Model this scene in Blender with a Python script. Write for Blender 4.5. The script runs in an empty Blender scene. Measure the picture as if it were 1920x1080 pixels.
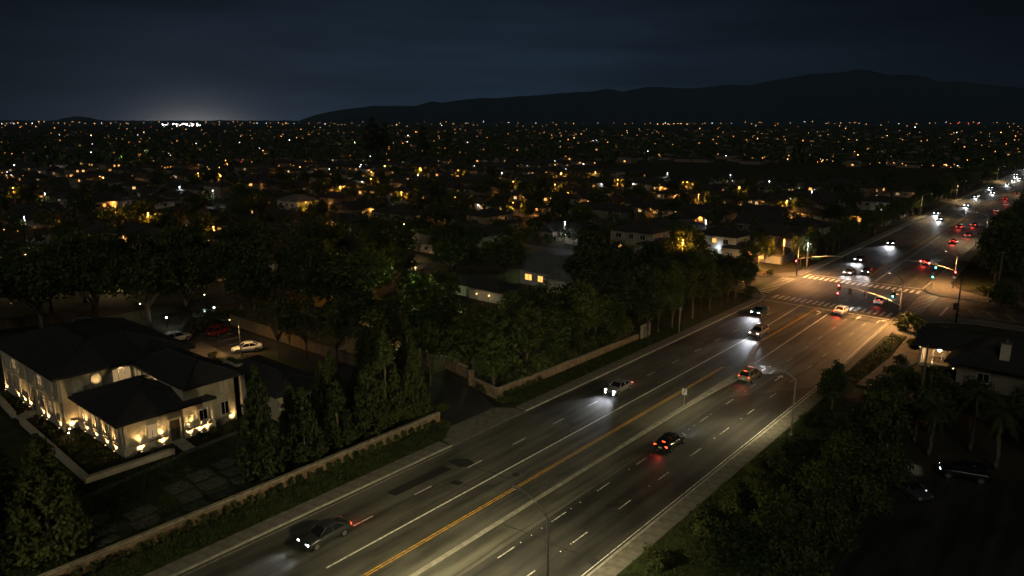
import bpy, math, random
import numpy as np
from math import radians, sin, cos, pi, sqrt, atan2
from mathutils import Vector, Matrix

scene = bpy.context.scene
COL = scene.collection
# ------------------------------------------------------------------ camera
# world: metres, +Y runs along the avenue away from the viewer, +X to the right of it
CAM_H = 35.0
cam_data = bpy.data.cameras.new("camera")
cam_data.sensor_width = 36.0
cam_data.lens = 36.0 * 1365.0 / 1920.0
cam_data.clip_start = 0.5
cam_data.clip_end = 60000.0
cam = bpy.data.objects.new("camera", cam_data)
COL.objects.link(cam)
cam.location = (0, 0, CAM_H)
PITCH, YAW = radians(12.915), radians(40.308)
cam.rotation_euler = (pi / 2 - PITCH, 0, YAW)
scene.camera = cam

# ------------------------------------------------------------------ sky: night, the sun far below the horizon, glow of the city
world = bpy.data.worlds.new("World")
scene.world = world
world.use_nodes = True
wn, wl = world.node_tree.nodes, world.node_tree.links
wn.clear()
def wnode(t, **kw):
    n = wn.new(t)
    for k, v in kw.items(): setattr(n, k, v)
    return n
def wmath(op, a, b=None, c=None, clamp=False):
    n = wn.new("ShaderNodeMath"); n.operation = op; n.use_clamp = clamp
    for i, v in enumerate((a, b, c)):
        if v is None: continue
        if isinstance(v, (int, float)): n.inputs[i].default_value = v
        else: wl.new(v, n.inputs[i])
    return n.outputs[0]
w_out = wnode("ShaderNodeOutputWorld")
sky = wnode("ShaderNodeTexSky", sky_type='NISHITA')
sky.sun_disc = False
sky.sun_elevation = radians(-2.0)
sky.sun_rotation = radians(-75)
bg_sky = wnode("ShaderNodeBackground"); bg_sky.inputs[1].default_value = 0.0012
wl.new(sky.outputs[0], bg_sky.inputs[0])
tc = wnode("ShaderNodeTexCoord")
sep = wnode("ShaderNodeSeparateXYZ"); wl.new(tc.outputs['Generated'], sep.inputs[0])
el = wmath('MAXIMUM', sep.outputs[2], 0.0)
# light pollution: brightest low over the horizon, fading upwards
base_up = wmath('POWER', wmath('SUBTRACT', 1.0, el), 5.0)
# the lit town on the horizon, seen in the picture left of the hills
GLOW = Vector((-0.894, 0.449, 0.0)).normalized()
dotn = wnode("ShaderNodeVectorMath", operation='DOT_PRODUCT')
wl.new(tc.outputs['Generated'], dotn.inputs[0]); dotn.inputs[1].default_value = GLOW
dpos = wmath('MAXIMUM', dotn.outputs['Value'], 0.0)
wide = wmath('POWER', dpos, 7.0)
mid_g = wmath('POWER', dpos, 70.0)
core = wmath('POWER', dpos, 700.0)
# thin cloud streaks
mp = wnode("ShaderNodeMapping"); mp.inputs['Scale'].default_value = (1.6, 1.6, 13.0)
wl.new(tc.outputs['Generated'], mp.inputs[0])
nz = wnode("ShaderNodeTexNoise"); nz.inputs['Scale'].default_value = 2.2; nz.inputs['Detail'].default_value = 5.0
wl.new(mp.outputs[0], nz.inputs['Vector'])
cloud = wmath('MULTIPLY_ADD', nz.outputs['Fac'], 1.7, 0.15)
def glow_bg(color, fac, strength):
    b = wnode("ShaderNodeBackground"); b.inputs[0].default_value = (*color, 1)
    wl.new(wmath('MULTIPLY', fac, strength), b.inputs[1])
    return b.outputs[0]
def wadd(a, b):
    n = wnode("ShaderNodeAddShader"); wl.new(a, n.inputs[0]); wl.new(b, n.inputs[1]); return n.outputs[0]
sh = bg_sky.outputs[0]
dome = wnode("ShaderNodeVectorMath", operation='DOT_PRODUCT')
wl.new(tc.outputs['Generated'], dome.inputs[0]); dome.inputs[1].default_value = Vector((-0.72, 0.69, 0.10)).normalized()
dome_f = wmath('MULTIPLY_ADD', wmath('POWER', wmath('MAXIMUM', dome.outputs['Value'], 0.0), 9.0), 0.97, 0.03)
sh = wadd(sh, glow_bg((0.30, 0.55, 1.0), wmath('MULTIPLY', cloud, wmath('MULTIPLY', dome_f, wmath('MULTIPLY_ADD', wmath('POWER', wmath('SUBTRACT', 1.0, el), 9.0), 0.90, 0.10))), 0.037))
sh = wadd(sh, glow_bg((0.95, 0.92, 0.95), wmath('MULTIPLY', mid_g, wmath('POWER', base_up, 4.0)), 0.016))
low = wmath('POWER', wmath('SUBTRACT', 1.0, el), 60.0)
sh = wadd(sh, glow_bg((1.0, 0.95, 0.88), wmath('MULTIPLY', core, low), 0.10))
wl.new(sh, w_out.inputs[0])

# ------------------------------------------------------------------ weak soft fill, added for dim ambient light: the one sun lamp
sun_d = bpy.data.lights.new("night_fill", 'SUN')
sun_d.energy = 0.125
sun_d.angle = radians(25)
sun_d.color = (1.0, 0.95, 0.74)
sun = bpy.data.objects.new("night_fill", sun_d); COL.objects.link(sun)
sun.rotation_euler = (radians(58), 0, radians(30))

vs = scene.view_settings
vs.view_transform = 'Standard'; vs.look = 'None'; vs.exposure = 1.0; vs.gamma = 1.0
vs.use_curve_mapping = False
cy = scene.cycles
cy.use_denoising = True
try: cy.denoiser = 'OPENIMAGEDENOISE'
except Exception: pass
cy.max_bounces = 3; cy.diffuse_bounces = 1; cy.glossy_bounces = 2; cy.transmission_bounces = 2; cy.volume_bounces = 0
cy.sample_clamp_indirect = 1.0; cy.sample_clamp_direct = 0.0
cy.use_light_tree = True
cy.light_sampling_threshold = 0.03
cy.caustics_reflective = False; cy.caustics_refractive = False
cy.use_adaptive_sampling = True; cy.adaptive_threshold = 0.02

R = random.Random(7)

# ------------------------------------------------------------------ materials (all procedural)
MATS = {}
def new_mat(name):
    m = bpy.data.materials.new(name); m.use_nodes = True
    MATS[name] = m
    nt = m.node_tree
    return m, nt.nodes, nt.links, nt.nodes["Principled BSDF"]
def N(nodes, t, **kw):
    n = nodes.new(t)
    for k, v in kw.items(): setattr(n, k, v)
    return n
def rough_mat(name, c1, c2, scale=3.0, rough=0.85, bump=0.0, bscale=30.0, stretch=(1, 1, 1), spec=0.3, detail=6, objrand=0.0, coord='Object', metallic=0.0):
    """two tones mixed by noise, optional fine relief, optional brightness change from object to object"""
    m, n, l, p = new_mat(name)
    t = N(n, "ShaderNodeTexCoord"); mp = N(n, "ShaderNodeMapping")
    l.new(t.outputs[coord], mp.inputs[0]); mp.inputs['Scale'].default_value = stretch
    nz = N(n, "ShaderNodeTexNoise"); nz.inputs['Scale'].default_value = scale; nz.inputs['Detail'].default_value = detail
    l.new(mp.outputs[0], nz.inputs['Vector'])
    rp = N(n, "ShaderNodeValToRGB")
    rp.color_ramp.elements[0].position = 0.32; rp.color_ramp.elements[1].position = 0.68
    rp.color_ramp.elements[0].color = (*c1, 1); rp.color_ramp.elements[1].color = (*c2, 1)
    l.new(nz.outputs['Fac'], rp.inputs[0])
    out = rp.outputs[0]
    if objrand:
        oi = N(n, "ShaderNodeObjectInfo")
        mr = N(n, "ShaderNodeMapRange"); mr.inputs[3].default_value = 1 - objrand; mr.inputs[4].default_value = 1 + objrand
        l.new(oi.outputs['Random'], mr.inputs[0])
        mx = N(n, "ShaderNodeVectorMath", operation='SCALE')
        l.new(out, mx.inputs[0]); l.new(mr.outputs[0], mx.inputs['Scale'])
        out = mx.outputs[0]
    l.new(out, p.inputs['Base Color'])
    p.inputs['Roughness'].default_value = rough
    p.inputs['Specular IOR Level'].default_value = spec
    p.inputs['Metallic'].default_value = metallic
    if bump:
        nb = N(n, "ShaderNodeTexNoise"); nb.inputs['Scale'].default_value = bscale; nb.inputs['Detail'].default_value = 4
        l.new(t.outputs[coord], nb.inputs['Vector'])
        b = N(n, "ShaderNodeBump"); b.inputs['Strength'].default_value = bump; b.inputs['Distance'].default_value = 0.05
        l.new(nb.outputs['Fac'], b.inputs['Height']); l.new(b.outputs[0], p.inputs['Normal'])
    return m
def emit_mat(name, color, strength, sampling='AUTO'):
    m = bpy.data.materials.new(name); m.use_nodes = True
    n, l = m.node_tree.nodes, m.node_tree.links
    n.clear()
    e = n.new("ShaderNodeEmission"); e.inputs[0].default_value = (*color, 1); e.inputs[1].default_value = strength
    o = n.new("ShaderNodeOutputMaterial"); l.new(e.outputs[0], o.inputs[0])
    try: m.cycles.emission_sampling = sampling
    except Exception: pass
    MATS[name] = m
    return m

def asphalt_mat(name, lo, hi):
    m, n, l, p = new_mat(name)
    t = N(n, "ShaderNodeTexCoord")
    def noise(stretch, scale, detail=6):
        mp = N(n, "ShaderNodeMapping"); mp.inputs['Scale'].default_value = stretch
        l.new(t.outputs['Object'], mp.inputs[0])
        z = N(n, "ShaderNodeTexNoise"); z.inputs['Scale'].default_value = scale; z.inputs['Detail'].default_value = detail
        l.new(mp.outputs[0], z.inputs['Vector'])
        return z.outputs['Fac']
    a = noise((1.0, 0.035, 1.0), 0.9)          # wheel tracks along the lanes
    b = noise((1, 1, 1), 0.11)                 # broad patches
    c = noise((1, 1, 1), 9.0, 8)               # grain
    d = noise((1.0, 0.25, 1.0), 0.6, 8)        # stains
    def mad(x, k, y):
        q = N(n, "ShaderNodeMath", operation='MULTIPLY_ADD'); l.new(x, q.inputs[0]); q.inputs[1].default_value = k
        if isinstance(y, (int, float)): q.inputs[2].default_value = y
        else: l.new(y, q.inputs[2])
        return q.outputs[0]
    s = mad(a, 1.15, mad(b, 0.9, mad(c, 0.3, mad(d, 0.95, -1.15))))
    rp = N(n, "ShaderNodeValToRGB")
    rp.color_ramp.elements[0].position = 0.28; rp.color_ramp.elements[1].position = 0.74
    rp.color_ramp.elements[0].color = (*lo, 1); rp.color_ramp.elements[1].color = (*hi, 1)
    l.new(s, rp.inputs[0]); l.new(rp.outputs[0], p.inputs['Base Color'])
    mr = N(n, "ShaderNodeMapRange"); mr.inputs[3].default_value = 0.5; mr.inputs[4].default_value = 0.8
    l.new(d, mr.inputs[0]); l.new(mr.outputs[0], p.inputs['Roughness'])
    p.inputs['Specular IOR Level'].default_value = 0.45
    bp = N(n, "ShaderNodeBump"); bp.inputs['Strength'].default_value = 0.35; bp.inputs['Distance'].default_value = 0.02
    l.new(noise((1, 1, 1), 40.0, 3), bp.inputs['Height']); l.new(bp.outputs[0], p.inputs['Normal'])
    return m
def paint_mat(name, col, wear):
    m, n, l, p = new_mat(name)
    t = N(n, "ShaderNodeTexCoord")
    g = N(n, "ShaderNodeNewGeometry")
    z = N(n, "ShaderNodeTexNoise"); z.inputs['Scale'].default_value = 2.6; z.inputs['Detail'].default_value = 9
    l.new(g.outputs['Position'], z.inputs['Vector'])
    rp = N(n, "ShaderNodeValToRGB")
    rp.color_ramp.elements[0].position = 0.36; rp.color_ramp.elements[1].position = 0.56
    rp.color_ramp.elements[0].color = (*wear, 1); rp.color_ramp.elements[1].color = (*col, 1)
    l.new(z.outputs['Fac'], rp.inputs[0]); l.new(rp.outputs[0], p.inputs['Base Color'])
    p.inputs['Roughness'].default_value = 0.7
    return m
def foliage_mat(name, c1, c2, trans=0.25):
    m, n, l, p = new_mat(name)
    t = N(n, "ShaderNodeTexCoord")
    z = N(n, "ShaderNodeTexNoise"); z.inputs['Scale'].default_value = 0.9; z.inputs['Detail'].default_value = 3
    l.new(t.outputs['Object'], z.inputs['Vector'])
    oi = N(n, "ShaderNodeObjectInfo")
    ad = N(n, "ShaderNodeMath", operation='MULTIPLY_ADD'); l.new(oi.outputs['Random'], ad.inputs[0]); ad.inputs[1].default_value = 0.5
    l.new(z.outputs['Fac'], ad.inputs[2])
    rp = N(n, "ShaderNodeValToRGB")
    rp.color_ramp.elements[0].position = 0.4; rp.color_ramp.elements[1].position = 1.05
    rp.color_ramp.elements[0].color = (*c1, 1); rp.color_ramp.elements[1].color = (*c2, 1)
    l.new(ad.outputs[0], rp.inputs[0])
    l.new(rp.outputs[0], p.inputs['Base Color'])
    p.inputs['Roughness'].default_value = 0.6
    p.inputs['Specular IOR Level'].default_value = 0.25
    tr = N(n, "ShaderNodeBsdfTranslucent"); l.new(rp.outputs[0], tr.inputs[0])
    mx = N(n, "ShaderNodeMixShader"); mx.inputs[0].default_value = trans
    l.new(p.outputs[0], mx.inputs[1]); l.new(tr.outputs[0], mx.inputs[2])
    l.new(mx.outputs[0], n["Material Output"].inputs[0])
    return m
def brick_mat(name):
    m = rough_mat(name, (0.18, 0.11, 0.065), (0.36, 0.255, 0.165), 2.2, 0.9, 0.4, 25, objrand=0.15)
    return m
def shingle_mat(name, c1, c2):
    m, n, l, p = new_mat(name)
    t = N(n, "ShaderNodeTexCoord")
    bt = N(n, "ShaderNodeTexBrick"); bt.inputs['Scale'].default_value = 1.0
    bt.inputs['Brick Width'].default_value = 0.45; bt.inputs['Row Height'].default_value = 0.28; bt.inputs['Mortar Size'].default_value = 0.018
    bt.inputs['Color1'].default_value = (*c1, 1); bt.inputs['Color2'].default_value = (*c2, 1); bt.inputs['Mortar'].default_value = (c1[0]*.4, c1[1]*.4, c1[2]*.4, 1)
    l.new(t.outputs['Object'], bt.inputs['Vector'])
    l.new(bt.outputs['Color'], p.inputs['Base Color'])
    p.inputs['Roughness'].default_value = 0.85
    bp = N(n, "ShaderNodeBump"); bp.inputs['Strength'].default_value = 0.5; bp.inputs['Distance'].default_value = 0.03
    l.new(bt.outputs['Fac'], bp.inputs['Height']); bp.invert = True
    l.new(bp.outputs[0], p.inputs['Normal'])
    return m
def car_paint(name, col, metallic=0.4):
    m, n, l, p = new_mat(name)
    z = N(n, "ShaderNodeTexNoise"); z.inputs['Scale'].default_value = 1.4
    rp = N(n, "ShaderNodeMapRange"); rp.inputs[3].default_value = 0.22; rp.inputs[4].default_value = 0.38
    l.new(z.outputs['Fac'], rp.inputs[0]); l.new(rp.outputs[0], p.inputs['Roughness'])
    p.inputs['Base Color'].default_value = (*col, 1); p.inputs['Metallic'].default_value = metallic
    p.inputs['Coat Weight'].default_value = 0.6
    return m
def plain(name, col, rough=0.5, metallic=0.0, spec=0.5):
    return rough_mat(name, tuple(c * 0.85 for c in col), tuple(min(1, c * 1.12) for c in col), 5.0, rough, metallic=metallic, spec=spec)

asphalt = asphalt_mat("asphalt", (0.040, 0.039, 0.033), (0.128, 0.123, 0.104))
asphalt_right = asphalt_mat("asphalt_right_lanes", (0.018, 0.018, 0.017), (0.058, 0.056, 0.052))
asphalt_dark = asphalt_mat("asphalt_patch", (0.014, 0.014, 0.014), (0.028, 0.028, 0.028))
asphalt_lot = asphalt_mat("asphalt_lot", (0.024, 0.024, 0.024), (0.055, 0.053, 0.050))
concrete = rough_mat("concrete", (0.115, 0.107, 0.09), (0.20, 0.187, 0.16), 1.3, 0.9, 0.15, 40, objrand=0.06)
concrete_dim = rough_mat("concrete_dim", (0.12, 0.11, 0.10), (0.2, 0.185, 0.165), 0.9, 0.9, 0.15, 40, objrand=0.1)
concrete_pale = rough_mat("concrete_pale", (0.21, 0.20, 0.172), (0.33, 0.312, 0.272), 1.6, 0.9, 0.12, 40)
kerb_mat = rough_mat("kerb_concrete", (0.26, 0.245, 0.21), (0.42, 0.40, 0.35), 2.0, 0.85, 0.1, 40)
paint_white = paint_mat("paint_white", (0.84, 0.83, 0.78), (0.42, 0.41, 0.38))
paint_worn_lowlight = paint_mat("paint_worn_lowlight", (0.50, 0.49, 0.45), (0.14, 0.135, 0.125))  # weaker lamplight on the right lanes put into the worn paint tone
paint_yellow = paint_mat("paint_yellow", (0.72, 0.40, 0.04), (0.32, 0.19, 0.05))
brick = brick_mat("wall_brick")
cap_stone = rough_mat("cap_stone", (0.22, 0.18, 0.13), (0.40, 0.34, 0.25), 3.0, 0.9, 0.3, 30, objrand=0.2)
flag_mat = rough_mat("flagstone", (0.06, 0.062, 0.06), (0.13, 0.13, 0.12), 1.6, 0.85, 0.4, 18, objrand=0.3)
soil = rough_mat("soil", (0.030, 0.028, 0.016), (0.062, 0.055, 0.030), 0.25, 0.95, 0.5, 3)
grass_sheet = rough_mat("grass_sheet", (0.020, 0.030, 0.008), (0.050, 0.062, 0.018), 0.9, 0.95, 0.8, 12)
grass_leaf = foliage_mat("grass_blade", (0.022, 0.034, 0.008), (0.060, 0.078, 0.019))
leaf_a = foliage_mat("leaf_green", (0.030, 0.050, 0.014), (0.105, 0.140, 0.036))
leaf_b = foliage_mat("leaf_olive", (0.036, 0.050, 0.016), (0.115, 0.130, 0.038))
leaf_c = foliage_mat("needle_dark", (0.028, 0.042, 0.014), (0.095, 0.112, 0.034))
leaf_p = foliage_mat("palm_frond", (0.028, 0.045, 0.014), (0.080, 0.105, 0.032))
bark = rough_mat("bark", (0.10, 0.08, 0.058), (0.22, 0.18, 0.13), 4.0, 0.95, 0.6, 20, stretch=(1, 1, 0.2))
stucco = rough_mat("villa_stucco", (0.36, 0.32, 0.25), (0.50, 0.45, 0.36), 0.8, 0.9, 0.25, 22)
stone_trim = rough_mat("villa_trim", (0.42, 0.375, 0.30), (0.56, 0.51, 0.42), 1.5, 0.85, 0.2, 30)
house_wall = rough_mat("house_stucco", (0.17, 0.145, 0.115), (0.27, 0.235, 0.19), 0.6, 0.9, 0.2, 15, objrand=0.35)
house_white = rough_mat("house_white", (0.34, 0.35, 0.35), (0.46, 0.47, 0.47), 0.6, 0.8, 0.2, 15)
roof_dark = shingle_mat("roof_shingle_dark", (0.040, 0.040, 0.046), (0.026, 0.027, 0.032))
roof_house = shingle_mat("roof_shingle_house", (0.055, 0.052, 0.052), (0.036, 0.035, 0.036))
roof_grey = shingle_mat("roof_shingle_grey", (0.16, 0.17, 0.18), (0.11, 0.12, 0.13))
wood = rough_mat("fence_wood", (0.10, 0.075, 0.05), (0.20, 0.15, 0.10), 3.0, 0.9, 0.4, 20, stretch=(3, 3, .3), objrand=0.2)
trim_white = plain("trim_white", (0.5, 0.47, 0.42), 0.6)
metal_pole = plain("pole_metal", (0.36, 0.33, 0.28), 0.55, 0.2)
metal_dark = plain("metal_dark", (0.03, 0.03, 0.03), 0.5, 0.3)
glass_dark = plain("glass_dark", (0.012, 0.014, 0.018), 0.08, 0.0, 0.8)
tyre_m = plain("tyre_rubber", (0.015, 0.015, 0.015), 0.85)
rim_m = plain("rim_alloy", (0.45, 0.45, 0.46), 0.3, 0.9)
plate_m = plain("licence_plate", (0.6, 0.6, 0.58), 0.5)
plastic_black = plain("plastic_black", (0.02, 0.02, 0.02), 0.5)
sign_white = plain("sign_white", (0.72, 0.72, 0.70), 0.5)
sign_green = plain("sign_green", (0.02, 0.16, 0.08), 0.5)
cone_orange = plain("cone_orange", (0.75, 0.17, 0.03), 0.6)
lamp_glass_off = plain("lamp_glass_off", (0.5, 0.5, 0.5), 0.2)
tail_off = plain("tail_lens_off", (0.22, 0.01, 0.01), 0.2)
curtain = rough_mat("curtain", (0.5, 0.44, 0.34), (0.66, 0.6, 0.48), 2.0, 0.9, stretch=(6, 6, .3))

room_plaster = rough_mat('room_plaster', (.62, .52, .38), (.75, .65, .50), 1.0, .9)
WARM = (1.0, 0.66, 0.30)
AMBER = (1.0, 0.52, 0.12)
em_bulb_amber = emit_mat("bulb_amber", (1.0, 0.38, 0.07), 7, 'NONE')
em_bulb_warm = emit_mat("bulb_warm", (1.0, 0.72, 0.38), 10, 'NONE')
em_bulb_white = emit_mat("bulb_white", (0.86, 0.93, 1.0), 9, 'NONE')
em_bulb_green = emit_mat("bulb_greenish", (0.75, 1.0, 0.45), 9, 'NONE')
em_porch = emit_mat("porch_warm", (1.0, 0.52, 0.18), 8, 'NONE')
em_porch_w = emit_mat("porch_white", (0.9, 0.95, 1.0), 11, 'NONE')
em_win = emit_mat("window_lit_warm", (1.0, 0.44, 0.10), 0.9)
em_win2 = emit_mat("window_lit_pale", (1.0, 0.62, 0.25), 0.6)
em_win_dim = emit_mat("window_lit_dim", (1.0, 0.66, 0.30), 0.16)
em_win_red = emit_mat("window_lit_red", (1.0, 0.10, 0.05), 0.8)
em_head = emit_mat("headlamp_on", (0.90, 0.95, 1.0), 24, 'NONE')
em_tail = emit_mat("tail_lamp_on", (1.0, 0.05, 0.02), 5.0, 'NONE')
em_tail_dim = emit_mat("tail_lamp_low", (1.0, 0.09, 0.03), 2.4, 'NONE')
em_ind = emit_mat("indicator_on", (1.0, 0.45, 0.3), .7, 'NONE')
em_red = emit_mat("signal_red", (1.0, 0.03, 0.03), 40, 'NONE')
em_green = emit_mat("signal_green", (0.05, 1.0, 0.68), 26, 'NONE')
em_upl = emit_mat("uplight_lens", (1.0, 0.70, 0.32), 1.2, 'NONE')
em_garden = emit_mat("garden_globe", (1.0, 0.68, 0.30), 10, 'NONE')
em_street = emit_mat("street_lens", (1.0, 0.78, 0.5), 4, 'NONE')

# ------------------------------------------------------------------ helpers: mesh building and scene structure
class MB:
    """collects shapes into one mesh; mat = slot index"""
    def __init__(s): s.v, s.f, s.m, s.sm = [], [], [], []
    def face(s, idx, mat=0, smooth=False): s.f.append(tuple(idx)); s.m.append(mat); s.sm.append(smooth)
    def add(s, verts, faces, mat=0, smooth=False):
        o = len(s.v); s.v.extend([tuple(p) for p in verts])
        for f in faces: s.face([o + i for i in f], mat, smooth)
        return s
    def poly(s, pts, mat=0): return s.add(pts, [tuple(range(len(pts)))], mat)
    def box(s, c, d, rz=0.0, mat=0, taper=1.0, rx=0.0, ry=0.0):
        x, y, z = (k / 2 for k in d); t = taper
        P = [(-x, -y, -z), (x, -y, -z), (x, y, -z), (-x, y, -z), (-x*t, -y*t, z), (x*t, -y*t, z), (x*t, y*t, z), (-x*t, y*t, z)]
        M = Matrix.Translation(c) @ Matrix.Rotation(rz, 4, 'Z') @ Matrix.Rotation(ry, 4, 'Y') @ Matrix.Rotation(rx, 4, 'X')
        return s.add([M @ Vector(p) for p in P], [(0, 3, 2, 1), (4, 5, 6, 7), (0, 1, 5, 4), (1, 2, 6, 5), (2, 3, 7, 6), (3, 0, 4, 7)], mat)
    def prism(s, pts, z0, z1, mat=0):
        n = len(pts)
        V = [(p[0], p[1], z0) for p in pts] + [(p[0], p[1], z1) for p in pts]
        F = [tuple(range(n, 2 * n)), tuple(reversed(range(n)))] + [(i, (i + 1) % n, n + (i + 1) % n, n + i) for i in range(n)]
        return s.add(V, F, mat)
    def tube(s, pts, r, n=8, mat=0, caps=True, smooth=True):
        pts = [Vector(p) for p in pts]
        rs = r if isinstance(r, (list, tuple)) else [r] * len(pts)
        rings = []
        for i, p in enumerate(pts):
            d = (pts[min(i + 1, len(pts) - 1)] - pts[max(i - 1, 0)]).normalized()
            u = d.cross(Vector((0, 0, 1)))
            if u.length < 1e-3: u = Vector((1, 0, 0))
            u.normalize(); w = d.cross(u)
            rings.append([p + (u * cos(2 * pi * k / n) + w * sin(2 * pi * k / n)) * rs[i] for k in range(n)])
        return s.loft(rings, mat, caps, smooth)
    def loft(s, rings, mat=0, caps=True, smooth=True):
        n = len(rings[0]); V = [p for r in rings for p in r]; F = []
        for i in range(len(rings) - 1):
            for k in range(n):
                F.append((i*n + k, i*n + (k+1) % n, (i+1)*n + (k+1) % n, (i+1)*n + k))
        s.add(V, F, mat, smooth)
        if caps:
            o = len(s.v) - len(V)
            s.face([o + k for k in reversed(range(n))], mat); s.face([o + (len(rings)-1)*n + k for k in range(n)], mat)
        return s
    def ball(s, c, r, mat=0, seg=8, rings=5, sz=1.0):
        V = []; F = []
        c = Vector(c)
        for i in range(1, rings):
            a = pi * i / rings
            for k in range(seg):
                b = 2 * pi * k / seg
                V.append(c + Vector((r*sin(a)*cos(b), r*sin(a)*sin(b), sz*r*cos(a))))
        top, bot = len(V), len(V) + 1
        V += [c + Vector((0, 0, r*sz)), c - Vector((0, 0, r*sz))]
        for k in range(seg):
            F.append((top, k, (k+1) % seg)); F.append((bot, (rings-2)*seg + (k+1) % seg, (rings-2)*seg + k))
            for i in range(rings - 2):
                F.append((i*seg + k, (i+1)*seg + k, (i+1)*seg + (k+1) % seg, i*seg + (k+1) % seg))
        return s.add(V, F, mat, True)
    def disc(s, c, r, normal, n=12, depth=0.05, mat=0):
        c = Vector(c); d = Vector(normal).normalized()
        return s.tube([c, c + d * depth], r, n, mat, True, False)
    def mesh(s, name, mats):
        me = bpy.data.meshes.new(name)
        me.from_pydata([tuple(v) for v in s.v], [], s.f)
        for m in (mats if isinstance(mats, (list, tuple)) else [mats]): me.materials.append(m)
        me.polygons.foreach_set("material_index", s.m); me.polygons.foreach_set("use_smooth", s.sm)
        me.update()
        return me
    def build(s, name, mats, parent=None, loc=(0, 0, 0), rz=0.0): return inst(s.mesh(name, mats), name, parent, loc, rz)

def inst(me, name, parent=None, loc=(0, 0, 0), rz=0.0, scale=None, rot=None):
    o = bpy.data.objects.new(name, me); COL.objects.link(o)
    o.location = loc; o.rotation_euler = rot if rot else (0, 0, rz)
    if scale is not None: o.scale = scale if isinstance(scale, (tuple, list)) else (scale,) * 3
    if parent: o.parent = parent
    return o
def tag(o, label=None, cat=None, group=None, kind=None):
    for k, v in (("label", label), ("category", cat), ("group", group), ("kind", kind)):
        if v: o[k] = v
    return o
def thing(name, label, cat, loc=(0, 0, 0), rz=0.0, group=None, scale=None):
    o = bpy.data.objects.new(name, None); COL.objects.link(o)
    o.location = loc; o.rotation_euler = (0, 0, rz); o.empty_display_size = 0.5
    if scale is not None: o.scale = scale if isinstance(scale, (tuple, list)) else (scale,) * 3
    return tag(o, label, cat, group)
def struct(o, label=None): return tag(o, label, None, None, 'structure')
def slot_mat(o, i, m):
    o.material_slots[i].link = 'OBJECT'; o.material_slots[i].material = m
    return o
def sheet(name, pts, z, mat, parent=None):
    return MB().poly([(p[0], p[1], z) for p in pts]).build(name, mat, parent)
def lamp(name, kind, parent, loc, energy, color, aim=None, size=0.1, cone=None, blend=0.6):
    d = bpy.data.lights.new(name, kind); d.energy = energy; d.color = color; d.shadow_soft_size = size
    if kind == 'SPOT' and cone: d.spot_size = radians(cone); d.spot_blend = blend
    o = bpy.data.objects.new(name, d); COL.objects.link(o); o.location = loc
    if parent: o.parent = parent
    if aim is not None: o.rotation_euler = Vector(aim).to_track_quat('-Z', 'Y').to_euler()
    return o
def in_view(x, y, z=3.0, m=60):
    """photograph pixel of a point (1920 wide), used only to skip what the picture cannot show"""
    r = x * cos(YAW) + y * sin(YAW); fw = -x * sin(YAW) + y * cos(YAW); u = z - CAM_H
    d = fw * cos(PITCH) - u * sin(PITCH); v = fw * sin(PITCH) + u * cos(PITCH)
    if d < 5: return None
    px, py = 960 + 1365 * r / d, 540 - 1365 * v / d
    return (px, py) if -m < px < 1920 + m and py < 1080 + 2 * m else None
ORD = ['first', 'second', 'third', 'fourth', 'fifth', 'sixth', 'seventh', 'eighth', 'ninth', 'tenth', 'eleventh', 'twelfth', 'thirteenth',
       'fourteenth', 'fifteenth', 'sixteenth', 'seventeenth', 'eighteenth', 'nineteenth', 'twentieth']
def ordinal(i):
    if i < 20: return ORD[i]
    n = i + 1
    return f"{n}{'th' if 10 < n % 100 < 14 else {1: 'st', 2: 'nd', 3: 'rd'}.get(n % 10, 'th')}"

# ------------------------------------------------------------------ terrain, far hills
g = 16000
struct(MB().poly([(-g, -600, -0.06), (g, -600, -0.06), (g, g, -0.06), (-g, g, -0.06)]).build("ground", soil))

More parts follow.
